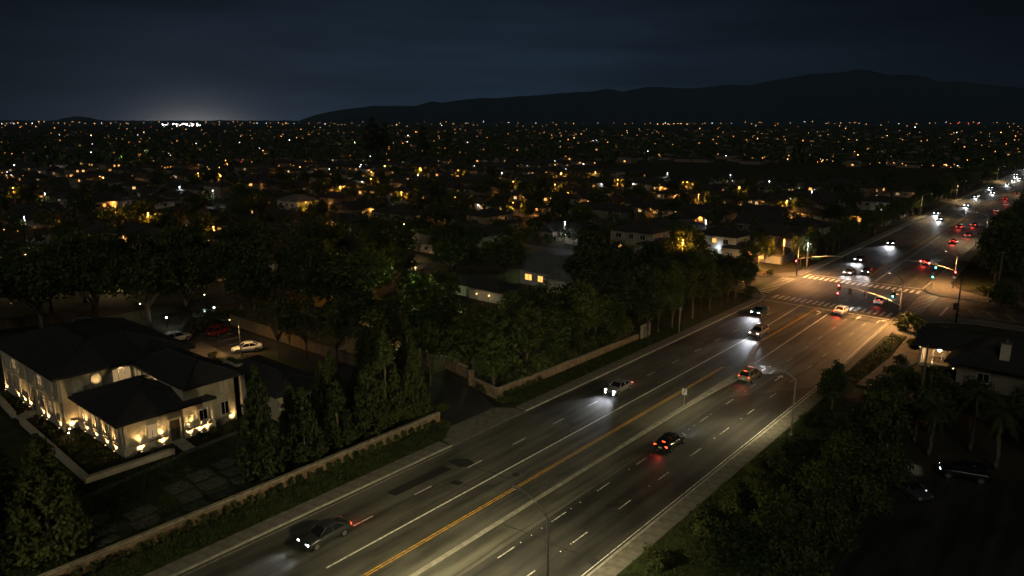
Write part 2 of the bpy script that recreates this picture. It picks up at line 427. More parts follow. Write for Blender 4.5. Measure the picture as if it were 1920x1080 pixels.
def hills():
    prof = [(-400, 224), (100, 226), (120, 222), (150, 218), (170, 221), (195, 226), (560, 226), (600, 214), (640, 207), (700, 200), (740, 200), (780, 200), (810, 192), (830, 194), (870, 189), (900, 186), (925, 187), (960, 184),
            (1010, 181), (1075, 176), (1105, 175), (1137, 170), (1165, 175), (1215, 166), (1285, 170), (1360, 163), (1400, 164), (1435, 157), (1510, 145), (1570, 141),
            (1602, 136), (1625, 139), (1660, 146), (1690, 145), (1730, 150), (1750, 158), (1795, 157), (1830, 162), (1875, 165), (1920, 170), (2060, 180), (2300, 205), (2700, 224)]
    # silhouette heights given as angles over the horizon, turned into a real range of hills 10 km away
    rng = np.random.RandomState(3)
    fine = []
    for (x0, h0), (x1, h1) in zip(prof[:-1], prof[1:]):
        k = max(1, int((x1 - x0) / 9))
        for i in range(k):
            t = i / k; fine.append((x0 + (x1 - x0) * t, h0 + (h1 - h0) * t + rng.normal(0, 0.35)))
    V = []; F = []; rows = 7
    for (px, py) in fine:
        r = (px - 960) / 1365; fw = 1.026
        az = Vector((r * cos(YAW) - fw * sin(YAW), r * sin(YAW) + fw * cos(YAW), 0)).normalized()
        D = 10500 + 700 * sin(px * 0.006)
        H = max(4.0, D * (227 - py) / 1365 / math.hypot(1.0, r * 0.97)) + CAM_H
        for j in range(rows):
            t = j / (rows - 1)
            off = -2600 * (1 - t)
            V.append(tuple((az * (D + off + 220 * (1 - t) * sin(px * 0.021 + j)))[:2]) + (-2 + (H + 2) * (t ** 1.35) * (1 + 0.12 * (1 - t) * sin(px * .03 + j * 2)),))
        V.append(tuple((az * (D + 2500))[:2]) + (-2,))
    n = rows + 1
    for i in range(len(fine) - 1):
        for j in range(n - 1): F.append((i*n + j, (i+1)*n + j, (i+1)*n + j + 1, i*n + j + 1))
    m = MB().add(V, F, 0, True)
    hm = rough_mat("hill_scrub", (0.016, 0.024, 0.036), (0.032, 0.042, 0.056), 0.0016, 0.95, 0)
    struct(m.build("hills", hm))
hills()

# ------------------------------------------------------------------ avenue, side street, pavements
def north_l(y): return -55.5 - 0.0165 * (y - 172)          # left kerb of the avenue past the junction
road_pts = [(-53.2, -80), (-28.4, -80), (-28.4, 100), (-29.7, 141), (-29.9, 144.5), (-28.6, 146.4), (-25.9, 147.8), (-18.3, 150.2), (70, 150.6), (70, 167.2),
            (-20, 167.2), (-26.6, 167.0), (-28.4, 167.8), (-29.9, 169.4), (-31.0, 172.3), (north_l(620) + 24.4, 620), (north_l(2600) + 24.4, 2600), (north_l(2600), 2600), (north_l(620), 620), (-55.5, 172),
            (-56.4, 168.3), (-58.6, 165.0), (-62.7, 162.5), (-380, 162), (-380, 147.6), (-62.8, 147.3), (-58.6, 147.2), (-55.7, 146.4), (-54.2, 144.3), (-53.4, 140)]
road = struct(sheet("road", road_pts, 0.0, asphalt))
sheet("right_lane_sheet", [(-36.4, -80), (-28.42, -80), (-28.42, 98), (-36.2, 86), (-36.0, 50)], .0018, asphalt_right, road)  # darker asphalt tone laid over the right-hand lanes
# tar patches and cracks
PATCH = [[(-50.8, 41.1), (-49.6, 41.2), (-49.4, 48.7), (-50.6, 48.4)], [(-50.9, 49.6), (-49.2, 49.4), (-48.3, 50.1), (-48.6, 51.2), (-49.6, 51.4), (-50.8, 50.7)],
         [(-29.5, 44.2), (-28.75, 44.1), (-28.6, 45.1), (-29.4, 45.1)], [(-33.3, 52.4), (-32.4, 53.0), (-32.1, 54.0), (-32.7, 53.9), (-33.3, 53.0)], [(-47.5, 46.3), (-46.4, 46.6), (-46.5, 47.4), (-47.4, 47.2)]]
for p in PATCH: sheet("asphalt_patch", p, 0.0035, asphalt_dark, road)
def crack(pts, w):
    m = MB(); L = []; Rr = []
    for i, p in enumerate(pts):
        a = Vector(pts[max(i-1, 0)]); b = Vector(pts[min(i+1, len(pts)-1)]); d = (b - a).normalized(); nrm = Vector((-d.y, d.x))
        ww = w * (0.6 + 0.8 * R.random())
        q = Vector(p); L.append(q + nrm * ww / 2); Rr.append(q - nrm * ww / 2)
    for i in range(len(pts) - 1):
        m.poly([(*Rr[i], .0035), (*Rr[i+1], .0035), (*L[i+1], .0035), (*L[i], .0035)])
    m.build("tar_seam", asphalt_dark, road)
def wob(a, b, n=9, k=0.12):
    return [(a[0] + (b[0]-a[0])*i/n + R.uniform(-k, k), a[1] + (b[1]-a[1])*i/n + R.uniform(-k, k)) for i in range(n + 1)]
for a, b, w in (((-38.3, 44.2), (-30.4, 44.7), .13), ((-48.4, 50.4), (-43.6, 50.9), .14), ((-47.2, 46.8), (-44.6, 47.4), .12), ((-35.3, 55.8), (-33.5, 55.0), .12), ((-33.4, 51.6), (-30.6, 53.0), .13),
                ((-36.6, 30), (-36.4, 62), .07), ((-45.9, 40), (-46.3, 74), .06), ((-31.2, 36), (-31.0, 70), .06), ((-44, 88), (-35, 88.6), .09), ((-52.5, 78), (-46, 78.6), .09),
                ((-50.6, 88), (-50.9, 126), .07), ((-33.9, 70), (-34.2, 100), .06), ((-52, 158), (-31, 156.5), .1), ((-47, 148), (-46, 168), .1)):
    crack(wob(a, b, 14), w)

for x_, y_, r_ in ((-46.8, 66.0, .42), (-33.6, 72.5, .42), (-50.2, 104.0, .4), (-44.0, 150.0, .45), (-34.2, 118.0, .4), (-43.6, 52.0, .38)):
    MB().prism([(r_ * cos(k * pi / 8), r_ * sin(k * pi / 8)) for k in range(16)], 0, .012).build("manhole_cover", metal_dark, road, (x_, y_, .0))
# painted lines: each dash, bar and arrow its own sheet
ZP = 0.0075
def strip(name, x0, y0, x1, y1, w, mat):
    a, b = Vector((x0, y0)), Vector((x1, y1)); d = (b - a).normalized(); q = Vector((-d.y, d.x)) * w / 2
    return sheet(name, [a - q, b - q, b + q, a + q], ZP, mat, road)
strip("lane_line", -45.0, 30.0, -45.0, 112, 0.17, paint_white)
strip("lane_line", -45.0, 112, -46.2, 143.0, 0.17, paint_white)
for dx in (-0.13, 0.13): strip("centre_line", -41.85 + dx, 18, -41.85 + dx, 97, 0.12, paint_yellow)
for dx in (-0.13, 0.13): strip("centre_line", -42.6 + dx, 112, -42.9 + dx, 142.6, 0.12, paint_yellow)
strip("lane_line", -38.95, 99.5, -39.95, 141.0, 0.16, paint_white)
strip("edge_line", -28.75, 20, -28.75, 100, 0.08, paint_white)
strip("edge_line", -28.75, 100, -29.95, 139, 0.08, paint_white)
strip("edge_line", -52.75, 10, -52.75, 52, 0.05, paint_white)
dash_me = MB().poly([(-.06, -1.1, 0), (.06, -1.1, 0), (.06, 1.1, 0), (-.06, 1.1, 0)]).mesh("lane_dash", paint_white)
dot_me = MB().prism([(.06*cos(k*pi/3), .06*sin(k*pi/3)) for k in range(6)], 0, .02).mesh("road_stud", paint_white)
def dashes(x, ys): 
    for y in ys: inst(dash_me, "lane_dash", road, (x(y) if callable(x) else x, y, ZP))
k7 = 7.3
dashes(-48.38, [31.5 + k7 * i - 2.4 for i in range(15) if not 30 < 31.5 + k7*i < 33])
dash_me = MB().poly([(-.06, -1.1, 0), (.06, -1.1, 0), (.06, 1.1, 0), (-.06, 1.1, 0)]).mesh("lane_dash", paint_worn_lowlight)
dashes(lambda y: -35.4 - 0.018 * max(0, y - 92), [41.0 + k7 * i for i in range(14)])
dashes(lambda y: -32.0 - 0.018 * max(0, y - 92), [46.8 + k7 * i for i in range(13)] + [39.5])
for y in np.arange(38.5, 90, 1.46):
    if (y - 41.0) % k7 > 1.6 and (y - 41) % k7 < 5.8 and R.random() < .75: inst(dot_me, "road_stud", road, (-35.4, y, 0.004))
for y in np.arange(44, 86, 1.46):
    if R.random() < .28: inst(dot_me, "road_stud", road, (-32.02, y, 0.004))
# north of the junction
nx = lambda off: (lambda y: north_l(y) + off)
for x, y0, y1 in ((nx(3.9), 176, 470), (nx(7.4), 176, 470), (nx(14.6), 196, 470), (nx(17.9), 176, 470), (nx(21.0), 176, 360)):
    dashes(x, [y0 + k7 * i for i in range(int((y1 - y0) / k7))])
for dx in (-.14, .14):
    strip("centre_line", -44.3 + dx, 196, -45.2 + dx, 250, .13, paint_yellow)
    strip("centre_line", -43.2 + dx, 174, -44.3 + dx, 196, .13, paint_yellow)
    strip("centre_line", -45.2 + dx, 250, -48.8 + dx, 620, .15, paint_yellow)
strip("lane_line", -43.4, 191, -42.1, 207, .15, paint_yellow); strip("lane_line", -42.1, 207, -43.7, 260, .15, paint_white)
strip("centre_line", -43.7, 260, -46.6, 520, .14, paint_yellow)
strip("lane_line", -41.0, 174, -42.1, 207, .15, paint_white)
strip("stop_line", -53.2, 141.1, -30.1, 141.0, 0.32, paint_white)
strip("stop_line", -55.1, 172.2, -31.3, 172.2, 0.32, paint_white)
strip("stop_line", -23.7, 149.8, -23.9, 158.6, 0.45, paint_white); strip("stop_line", -63.5, 154.5, -63.5, 162.0, 0.35, paint_white)
strip("centre_line", -62.9, 155.0, -90, 155.0, .14, paint_yellow)
# crosswalks
def crosswalk(n, p0, p1, L, w, along_y):
    e = thing("crosswalk", None, None); struct(e)
    me = MB().poly([(-w/2, -L/2, 0), (w/2, -L/2, 0), (w/2, L/2, 0), (-w/2, L/2, 0)] if along_y else [(-L/2, -w/2, 0), (L/2, -w/2, 0), (L/2, w/2, 0), (-L/2, w/2, 0)]).mesh("crosswalk_bar", paint_white)
    for i in range(n):
        t = i / (n - 1); inst(me, "crosswalk_bar", e, (p0[0] + (p1[0]-p0[0])*t + R.uniform(-.05, .05), p0[1] + (p1[1]-p0[1])*t, ZP))
crosswalk(20, (-52.6, 145.6), (-31.0, 144.8), 3.3, 0.60, True)
crosswalk(21, (-54.6, 169.3), (-31.2, 168.5), 3.2, 0.62, True)
crosswalk(12, (-56.3, 148.0), (-57.0, 164.6), 2.9, 0.55, False)
crosswalk(15, (-28.2, 148.3), (-28.6, 166.0), 3.1, 0.48, False)
# yellow hatched island on the right arm of the side street
for (a, b) in (((-23.3, 158.8), (-8, 158.8)), ((-21.0, 154.0), (-8, 154.0)), ((-23.3, 158.8), (-21.0, 154.0)), ((-20.6, 158.6), (-18.6, 154.2)), ((-17.6, 158.6), (-15.6, 154.2)), ((-14.6, 158.6), (-12.6, 154.2)), ((-11.6, 158.6), (-9.6, 154.2))):
    strip("hatch_line", *a, *b, 0.2, paint_yellow)
def arrow(x, y, turn):
    """lane arrow pointing up the road; turn -1 left, 0 straight, 1 right"""
    m = MB()
    if turn == 0:
        m.poly([(-.1, -1.5, 0), (.1, -1.5, 0), (.1, .4, 0), (-.1, .4, 0)]); m.poly([(-.45, .4, 0), (.45, .4, 0), (0, 1.5, 0)])
    else:
        s = turn
        m.poly([(-.1, -1.5, 0), (.1, -1.5, 0), (.1, .55, 0), (-.1, .75, 0)][::1]); m.poly([(-.1*s, .75, 0), (.1*s, .55, 0), (.55*s, .95, 0), (.5*s, 1.2, 0)]); m.poly([(.45*s, .55, 0), (1.15*s, 1.35, 0), (.3*s, 1.55, 0)])
    inst(m.mesh("lane_arrow", paint_white), "lane_arrow", road, (x, y, ZP))
for a in ((-41.3, 137.6, -1), (-34.8, 138.6, 0), (-31.3, 138.4, 1), (-36.9, 99.7, -1), (-33.9, 97.6, 0)): arrow(*a)

# kerbs, pavements
def ribbon(name, left, right, z0, z1, mat, parent=None):
    m = MB(); n = len(left)
    for i in range(n - 1):
        a, b, c, d = left[i], left[i+1], right[i+1], right[i]
        m.add([(*a, z0), (*b, z0), (*c, z0), (*d, z0), (*a, z1), (*b, z1), (*c, z1), (*d, z1)],
              [(7, 6, 5, 4), (0, 1, 5, 4), (2, 3, 7, 6)] + ([(3, 0, 4, 7)] if i == 0 else []) + ([(1, 2, 6, 5)] if i == n - 2 else []))
    return m.build(name, mat, parent)
def offs(pts, d):
    out = []
    for i, p in enumerate(pts):
        a = Vector(pts[max(i-1, 0)]); b = Vector(pts[min(i+1, len(pts)-1)]); t = (b - a).normalized()
        out.append((p[0] - t.y * d, p[1] + t.x * d))
    return out
def kerb(pts, side): return struct(ribbon("kerb", pts, offs(pts, 0.2 * side), -0.05, 0.14, kerb_mat))
kerb([(-53.2, 0), (-53.2, 52.5)], 1); kerb([(-53.2, 65.5), (-53.2, 100), (-53.4, 140), (-54.2, 144.3), (-55.7, 146.4), (-58.6, 147.2), (-62.8, 147.3), (-120, 147.6)], 1)
kerb([(-28.4, 20), (-28.4, 100), (-29.7, 141), (-29.9, 144.5), (-28.6, 146.4), (-25.9, 147.8), (-18.3, 150.2), (40, 150.6)], -1)
kerb([(-120, 162.2), (-62.7, 162.5), (-58.6, 165.0), (-56.4, 168.3), (-55.5, 172), (north_l(620), 620), (north_l(1200), 1200)], 1)
kerb([(40, 167.2), (-20, 167.2), (-26.6, 167.0), (-28.4, 167.8), (-29.9, 169.4), (-31.0, 172.3), (north_l(620) + 24.4, 620), (north_l(1200) + 24.4, 1200)], 1)
# slabs of the near pavements, cut by joints
pav_l = struct(thing("pavement", None, None)); pav_r = struct(thing("pavement", None, None))
sl = MB().box((0, 0, .035), (1.58, 1.47, .17)).mesh("paving_slab", concrete)
for i in range(22): inst(sl, "paving_slab", pav_l, (-54.22, 20 + 1.5 * i, .005))
for i in range(50): inst(sl, "paving_slab", pav_l, (-54.22 - 0.005 * max(0, i * 1.5 - 35), 66.4 + 1.5 * i, .005))
for i in range(70): 
    y = 36 + 1.5 * i; inst(sl, "paving_slab", pav_r, (-27.38 - (0.03 * (y - 100) if y > 100 else 0), y, .005))
apr = struct(MB().prism([(-53.2, 52.6), (-53.2, 65.4), (-55.2, 65.2), (-57.2, 63.6), (-57.2, 56.4), (-55.2, 53.0)], -0.05, 0.045).build("driveway_apron", concrete))
# corner aprons and far pavements
struct(MB().prism([(-53.45, 141.6), (-54.4, 144.3), (-55.85, 146.2), (-58.6, 146.98), (-66, 147.1), (-66, 144.5), (-58, 143.5), (-55.9, 141.6)], -.05, .125).build("pavement", concrete))
struct(MB().prism([(-29.45, 141.1), (-29.7, 144.4), (-28.5, 146.2), (-25.8, 147.6), (-18.2, 150.0), (30, 150.4), (30, 147.6), (-18, 147.4), (-22.5, 145), (-25.6, 141.1)], -.05, .125).build("pavement", concrete))
struct(MB().prism([(-66, 162.8), (-62.8, 162.75), (-58.8, 165.2), (-56.65, 168.4), (-55.75, 172), (-56.35, 205), (-58.0, 205), (-58.0, 172), (-61, 168.5), (-66, 166)], -.05, .125).build("pavement", concrete))
struct(MB().prism([(30, 167.4), (-20, 167.4), (-26.5, 167.25), (-28.2, 168.0), (-29.7, 169.6), (-30.8, 172.4), (-31.5, 215), (-28.8, 215), (-27.6, 182), (-25.2, 176.5), (-20, 172), (30, 170.5)], -.05, .125).build("pavement", concrete))
struct(ribbon("pavement", [(north_l(y) - .25, y) for y in (205.3, 620, 1200)], [(north_l(y) - 2.2, y) for y in (205.3, 620, 1200)], -.05, .125, concrete))
struct(ribbon("pavement", [(north_l(y) + 24.6, y) for y in (215.3, 620, 1200)], [(north_l(y) + 26.8, y) for y in (215.3, 620, 1200)], -.05, .125, concrete))
# raised concrete median with its bent nose
med_c = [(-38.85, 5), (-38.85, 60), (-38.9, 78), (-38.75, 88), (-38.55, 94), (-38.85, 98), (-39.5, 101), (-40.5, 104), (-41.6, 107.3), (-42.35, 110.5), (-42.6, 112.2)]
med_w = [.34, .34, .55, .95, 1.35, 1.3, 1.15, 1.0, .85, .7, .4]
def med_side(s):
    out = []
    for i, p in enumerate(med_c):
        a = Vector(med_c[max(i-1, 0)]); b = Vector(med_c[min(i+1, len(med_c)-1)]); t = (b - a).normalized()
        out.append((p[0] - t.y * s * med_w[i] / 2, p[1] + t.x * s * med_w[i] / 2))
    return out
median = struct(ribbon("median", med_side(1), med_side(-1), -.02, .16, concrete_pale))
for i in range(4): strip("nose_stripe", -42.75 + .08*i, 110.0 + .5*i, -42.1 + .05*i, 109.8 + .5*i, .14, paint_white).location.z = .155

# ------------------------------------------------------------------ vegetation prototypes
def leaves_mesh(name, centers, radii, n_leaf, leaf, mat, seed, up=0.25):
    """leaf-sized faces spread through clumps; returns a mesh"""
    rg = np.random.RandomState(seed)
    C = np.repeat(np.array(centers, float), n_leaf, 0); r = np.repeat(np.array(radii, float), n_leaf)
    n = len(C)
    d = rg.normal(size=(n, 3)); d[:, 2] += up; d /= np.linalg.norm(d, axis=1)[:, None]
    P = C + d * (r * rg.uniform(0.45, 1.08, n) )[:, None]
    nn = d + rg.normal(size=(n, 3)) * 0.55; nn /= np.linalg.norm(nn, axis=1)[:, None]
    t = np.cross(nn, rg.normal(size=(n, 3))); t /= np.linalg.norm(t, axis=1)[:, None]
    b = np.cross(nn, t)
    s = leaf * rg.uniform(0.55, 1.35, n)
    t *= s[:, None]; b *= (s * 0.62)[:, None]
    V = np.stack([P - t, P + b, P + t, P - b], 1).reshape(-1, 3)
    me = bpy.data.meshes.new(name)
    me.vertices.add(4 * n); me.vertices.foreach_set("co", V.ravel())
    me.loops.add(4 * n); me.loops.foreach_set("vertex_index", np.arange(4 * n, dtype=np.int32))
    me.polygons.add(n); me.polygons.foreach_set("loop_start", np.arange(0, 4 * n, 4, dtype=np.int32))
    try: me.polygons.foreach_set("loop_total", np.full(n, 4, dtype=np.int32))
    except Exception: pass
    me.materials.append(mat); me.update(calc_edges=True); me.validate()
    return me
def clumps_round(seed, n, rx, ry, rz, cz, cr):
    rg = np.random.RandomState(seed); out = []; rad = []
    lob = rg.normal(size=(5, 3)); lob /= np.linalg.norm(lob, axis=1)[:, None]
    while len(out) < n:
        d = rg.normal(size=3); d /= np.linalg.norm(d)
        bump = 1 + 0.22 * max(float(np.dot(lob, d).max()) - 0.6, 0) / 0.4 - 0.12 * rg.rand()
        k = (0.35 + 0.65 * rg.rand() ** 0.45) * bump * 0.88
        z = d[2] * rz * k
        if z < -0.55 * rz: continue
        out.append((d[0] * rx * k, d[1] * ry * k, cz + z)); rad.append(cr * rg.uniform(0.65, 1.25))
    return out, rad
def clumps_cone(seed, n, rad_b, h, z0, cr, power=0.75, round_b=0.12):
    rg = np.random.RandomState(seed); out = []; rad = []
    for i in range(n):
        t = rg.rand() ** 1.4
        rr = rad_b * (1 - t) ** power * min(1.0, (t + 0.10) / round_b if round_b else 1)
        a = rg.rand() * 2 * pi; k = 0.45 + 0.55 * rg.rand() ** .5
        out.append((cos(a) * rr * k, sin(a) * rr * k, z0 + h * t)); rad.append(cr * (1.15 - 0.65 * t) * rg.uniform(.7, 1.2))
    return out, rad
def trunk_mesh(name, seed, h, r, limbs, spread, lift, z_split):
    rg = random.Random(seed); m = MB()
    m.tube([(0, 0, -0.1), (rg.uniform(-.05, .05), rg.uniform(-.05, .05), h * .3), (rg.uniform(-.15, .15), rg.uniform(-.15, .15), h * .62), (rg.uniform(-.3, .3), rg.uniform(-.3, .3), h)], [r * 1.25, r, r * .75, r * .25], 7)
    for i in range(limbs):
        a = 2 * pi * (i + rg.random() * .6) / limbs; z = z_split * rg.uniform(.85, 1.35); s = spread * rg.uniform(.7, 1.1)
        p1 = (cos(a) * s * .45, sin(a) * s * .45, z + lift * .5); p2 = (cos(a + .2) * s, sin(a + .2) * s, z + lift * rg.uniform(.85, 1.15))
        m.tube([(0, 0, z), p1, p2], [r * .55, r * .38, r * .12], 5)
        a2 = a + rg.choice((-.6, .6)); m.tube([p1, (p1[0] + cos(a2) * s * .4, p1[1] + sin(a2) * s * .4, p1[2] + lift * .35)], [r * .28, r * .08], 4)
    return m.mesh(name, bark)
TREES = {}
def reg(kind, crowns, trunks): TREES[kind] = (crowns, trunks)
def mk(kind, count, fn): 
    cs, ts = [], []
    for i in range(count):
        c, t = fn(i); cs.append(c); ts.append(t)
    reg(kind, cs, ts)
# unit sizes in metres; scaled when placed
mk('street', 4, lambda i: (leaves_mesh("street_crown", *clumps_round(20 + i, 62, 2.5, 2.5, 2.9, 5.6, .85), 52, .19, leaf_b, 40 + i), trunk_mesh("street_trunk", i, 6.2, .15, 5, 1.7, 2.2, 2.3)))
mk('spread', 4, lambda i: (leaves_mesh("spread_crown", *clumps_round(60 + i, 88, 6.0, 6.0, 3.9, 8.2, 1.5), 52, .30, leaf_a, 70 + i), trunk_mesh("spread_trunk", 10 + i, 9.0, .34, 6, 4.2, 4.2, 3.0)))
mk('round', 5, lambda i: (leaves_mesh("round_crown", *clumps_round(90 + i, 60, 3.6, 3.6, 3.4, 5.0, 1.15), 42, .28, (leaf_a, leaf_b)[i % 2], 100 + i), trunk_mesh("round_trunk", 20 + i, 5.5, .2, 5, 2.4, 2.2, 2.0)))
mk('conifer', 4, lambda i: (leaves_mesh("conifer_crown", *clumps_cone(120 + i, 150, 2.25, 7.6, .5, .56, .78, .14), 56, .15, leaf_c, 130 + i), trunk_mesh("conifer_trunk", 30 + i, 7.0, .17, 6, 1.2, .4, 1.2)))
mk('tall', 3, lambda i: (leaves_mesh("tall_crown", *clumps_cone(150 + i, 80, 2.6, 13.0, 1.6, 1.1, .5, .12), 46, .30, leaf_c, 160 + i), trunk_mesh("tall_trunk", 40 + i, 13.0, .28, 6, 1.6, 1.2, 3.0)))
mk('column', 3, lambda i: (leaves_mesh("column_crown", *clumps_round(180 + i, 70, 1.7, 1.7, 4.4, 5.4, .75), 48, .19, leaf_a, 190 + i), trunk_mesh("column_trunk", 50 + i, 7.0, .15, 6, 1.0, 2.5, 1.6)))
mk('airy', 3, lambda i: (leaves_mesh("airy_crown", *clumps_round(210 + i, 36, 3.6, 3.6, 3.0, 6.8, .85), 34, .22, leaf_b, 220 + i), trunk_mesh("airy_trunk", 60 + i, 8.2, .17, 8, 3.0, 3.4, 3.0)))
def palm_crown(seed):
    rg = random.Random(seed); m = MB()
    for k in range(26):
        a = 2 * pi * k / 26 + rg.uniform(-.1, .1); L = rg.uniform(2.0, 2.7); e = rg.uniform(-.5, 1.1)
        pts = []
        for j in range(6):
            t = j / 5; rr = L * t * cos(e * (1 - .5 * t)); z = L * t * sin(e) - 1.15 * t * t * L * .55
            pts.append(Vector((cos(a) * rr, sin(a) * rr, z)))
        for j in range(5):
            d = (pts[j+1] - pts[j]).normalized(); sd = d.cross(Vector((0, 0, 1))).normalized(); up = Vector((0, 0, 1))
            for q in range(4):
                p = pts[j].lerp(pts[j+1], q / 4)
                wdt = .55 * (1 - abs((j + q / 4) / 5 - .4) * 1.2)
                for s in (-1, 1):
                    tip = p + sd * s * wdt + d * .3 - up * .22 * wdt
                    m.add([p, p + d * .1, tip], [(0, 1, 2)])
    return m.mesh("palm_crown", leaf_p)
def palm_trunk(seed):
    m = MB(); rg = random.Random(seed); pts = []; rs = []
    for j in range(12): pts.append((rg.uniform(-.04, .04) + .02 * j, rg.uniform(-.04, .04), -7.0 + j * 7.0 / 11)); rs.append((.2 if j % 2 else .165) * (1.25 - .03 * j))
    return m.tube(pts, rs, 8).mesh("palm_trunk", bark)
def bare_tree(seed):
    rg = random.Random(seed); m = MB()
    m.tube([(0, 0, -.1), (.05, 0, 3.5), (-.05, .1, 7), (.05, 0, 9.6)], [.19, .15, .09, .02], 7)
    for k in range(22):
        z = rg.uniform(3.0, 9.0); a = rg.uniform(0, 2 * pi); L = (10.5 - z) * .42 * rg.uniform(.7, 1.15)
        p1 = Vector((cos(a) * L * .5, sin(a) * L * .5, z + L * .45)); p2 = Vector((cos(a) * L, sin(a) * L, z + L * .75))
        m.tube([(0, 0, z), p1, p2], [.085, .055, .025], 4)
        for q in range(4):
            b = a + rg.uniform(-1, 1); p = Vector((0, 0, z)).lerp(p1, .5).lerp(p2, rg.random()); l2 = L * .4
            m.tube([p, p + Vector((cos(b) * l2, sin(b) * l2, l2 * rg.uniform(.3, 1)))], [.04, .016], 3)
    return m.mesh("bare_branches", bark)
def shrub_mesh(seed, r, h, n, leaf, mat): return leaves_mesh("shrub_leaves", *clumps_round(seed, n, r, r, h / 2, h * .48, r * .42), 34, leaf, mat, seed + 5)
shrub_me = [shrub_mesh(300 + i, .36, .95, 16, .085, leaf_c) for i in range(3)]
bush_me = [shrub_mesh(310 + i, 1.0, 1.5, 26, .12, leaf_b) for i in range(4)]
plant_me = [shrub_mesh(320 + i, .4, .6, 9, .11, leaf_a) for i in range(3)]

def plant_tree(kind, x, y, s=1.0, sz=None, label=None, group=None, cat="tree", name=None, rz=None, z=0.0, var=None):
    cs, ts = TREES[kind]; i = R.randrange(len(cs)) if var is None else var % len(cs)
    t = thing(name or {'conifer': 'conifer_tree', 'tall': 'tall_conifer', 'street': 'street_tree', 'spread': 'spreading_tree', 'column': 'columnar_tree', 'airy': 'airy_tree'}.get(kind, 'round_tree'),
              label, cat, (x, y, z), R.uniform(0, 6.28) if rz is None else rz, group, (s, s, sz or s))
    inst(ts[i], "trunk", t); inst(cs[i], "crown", t)
    return t

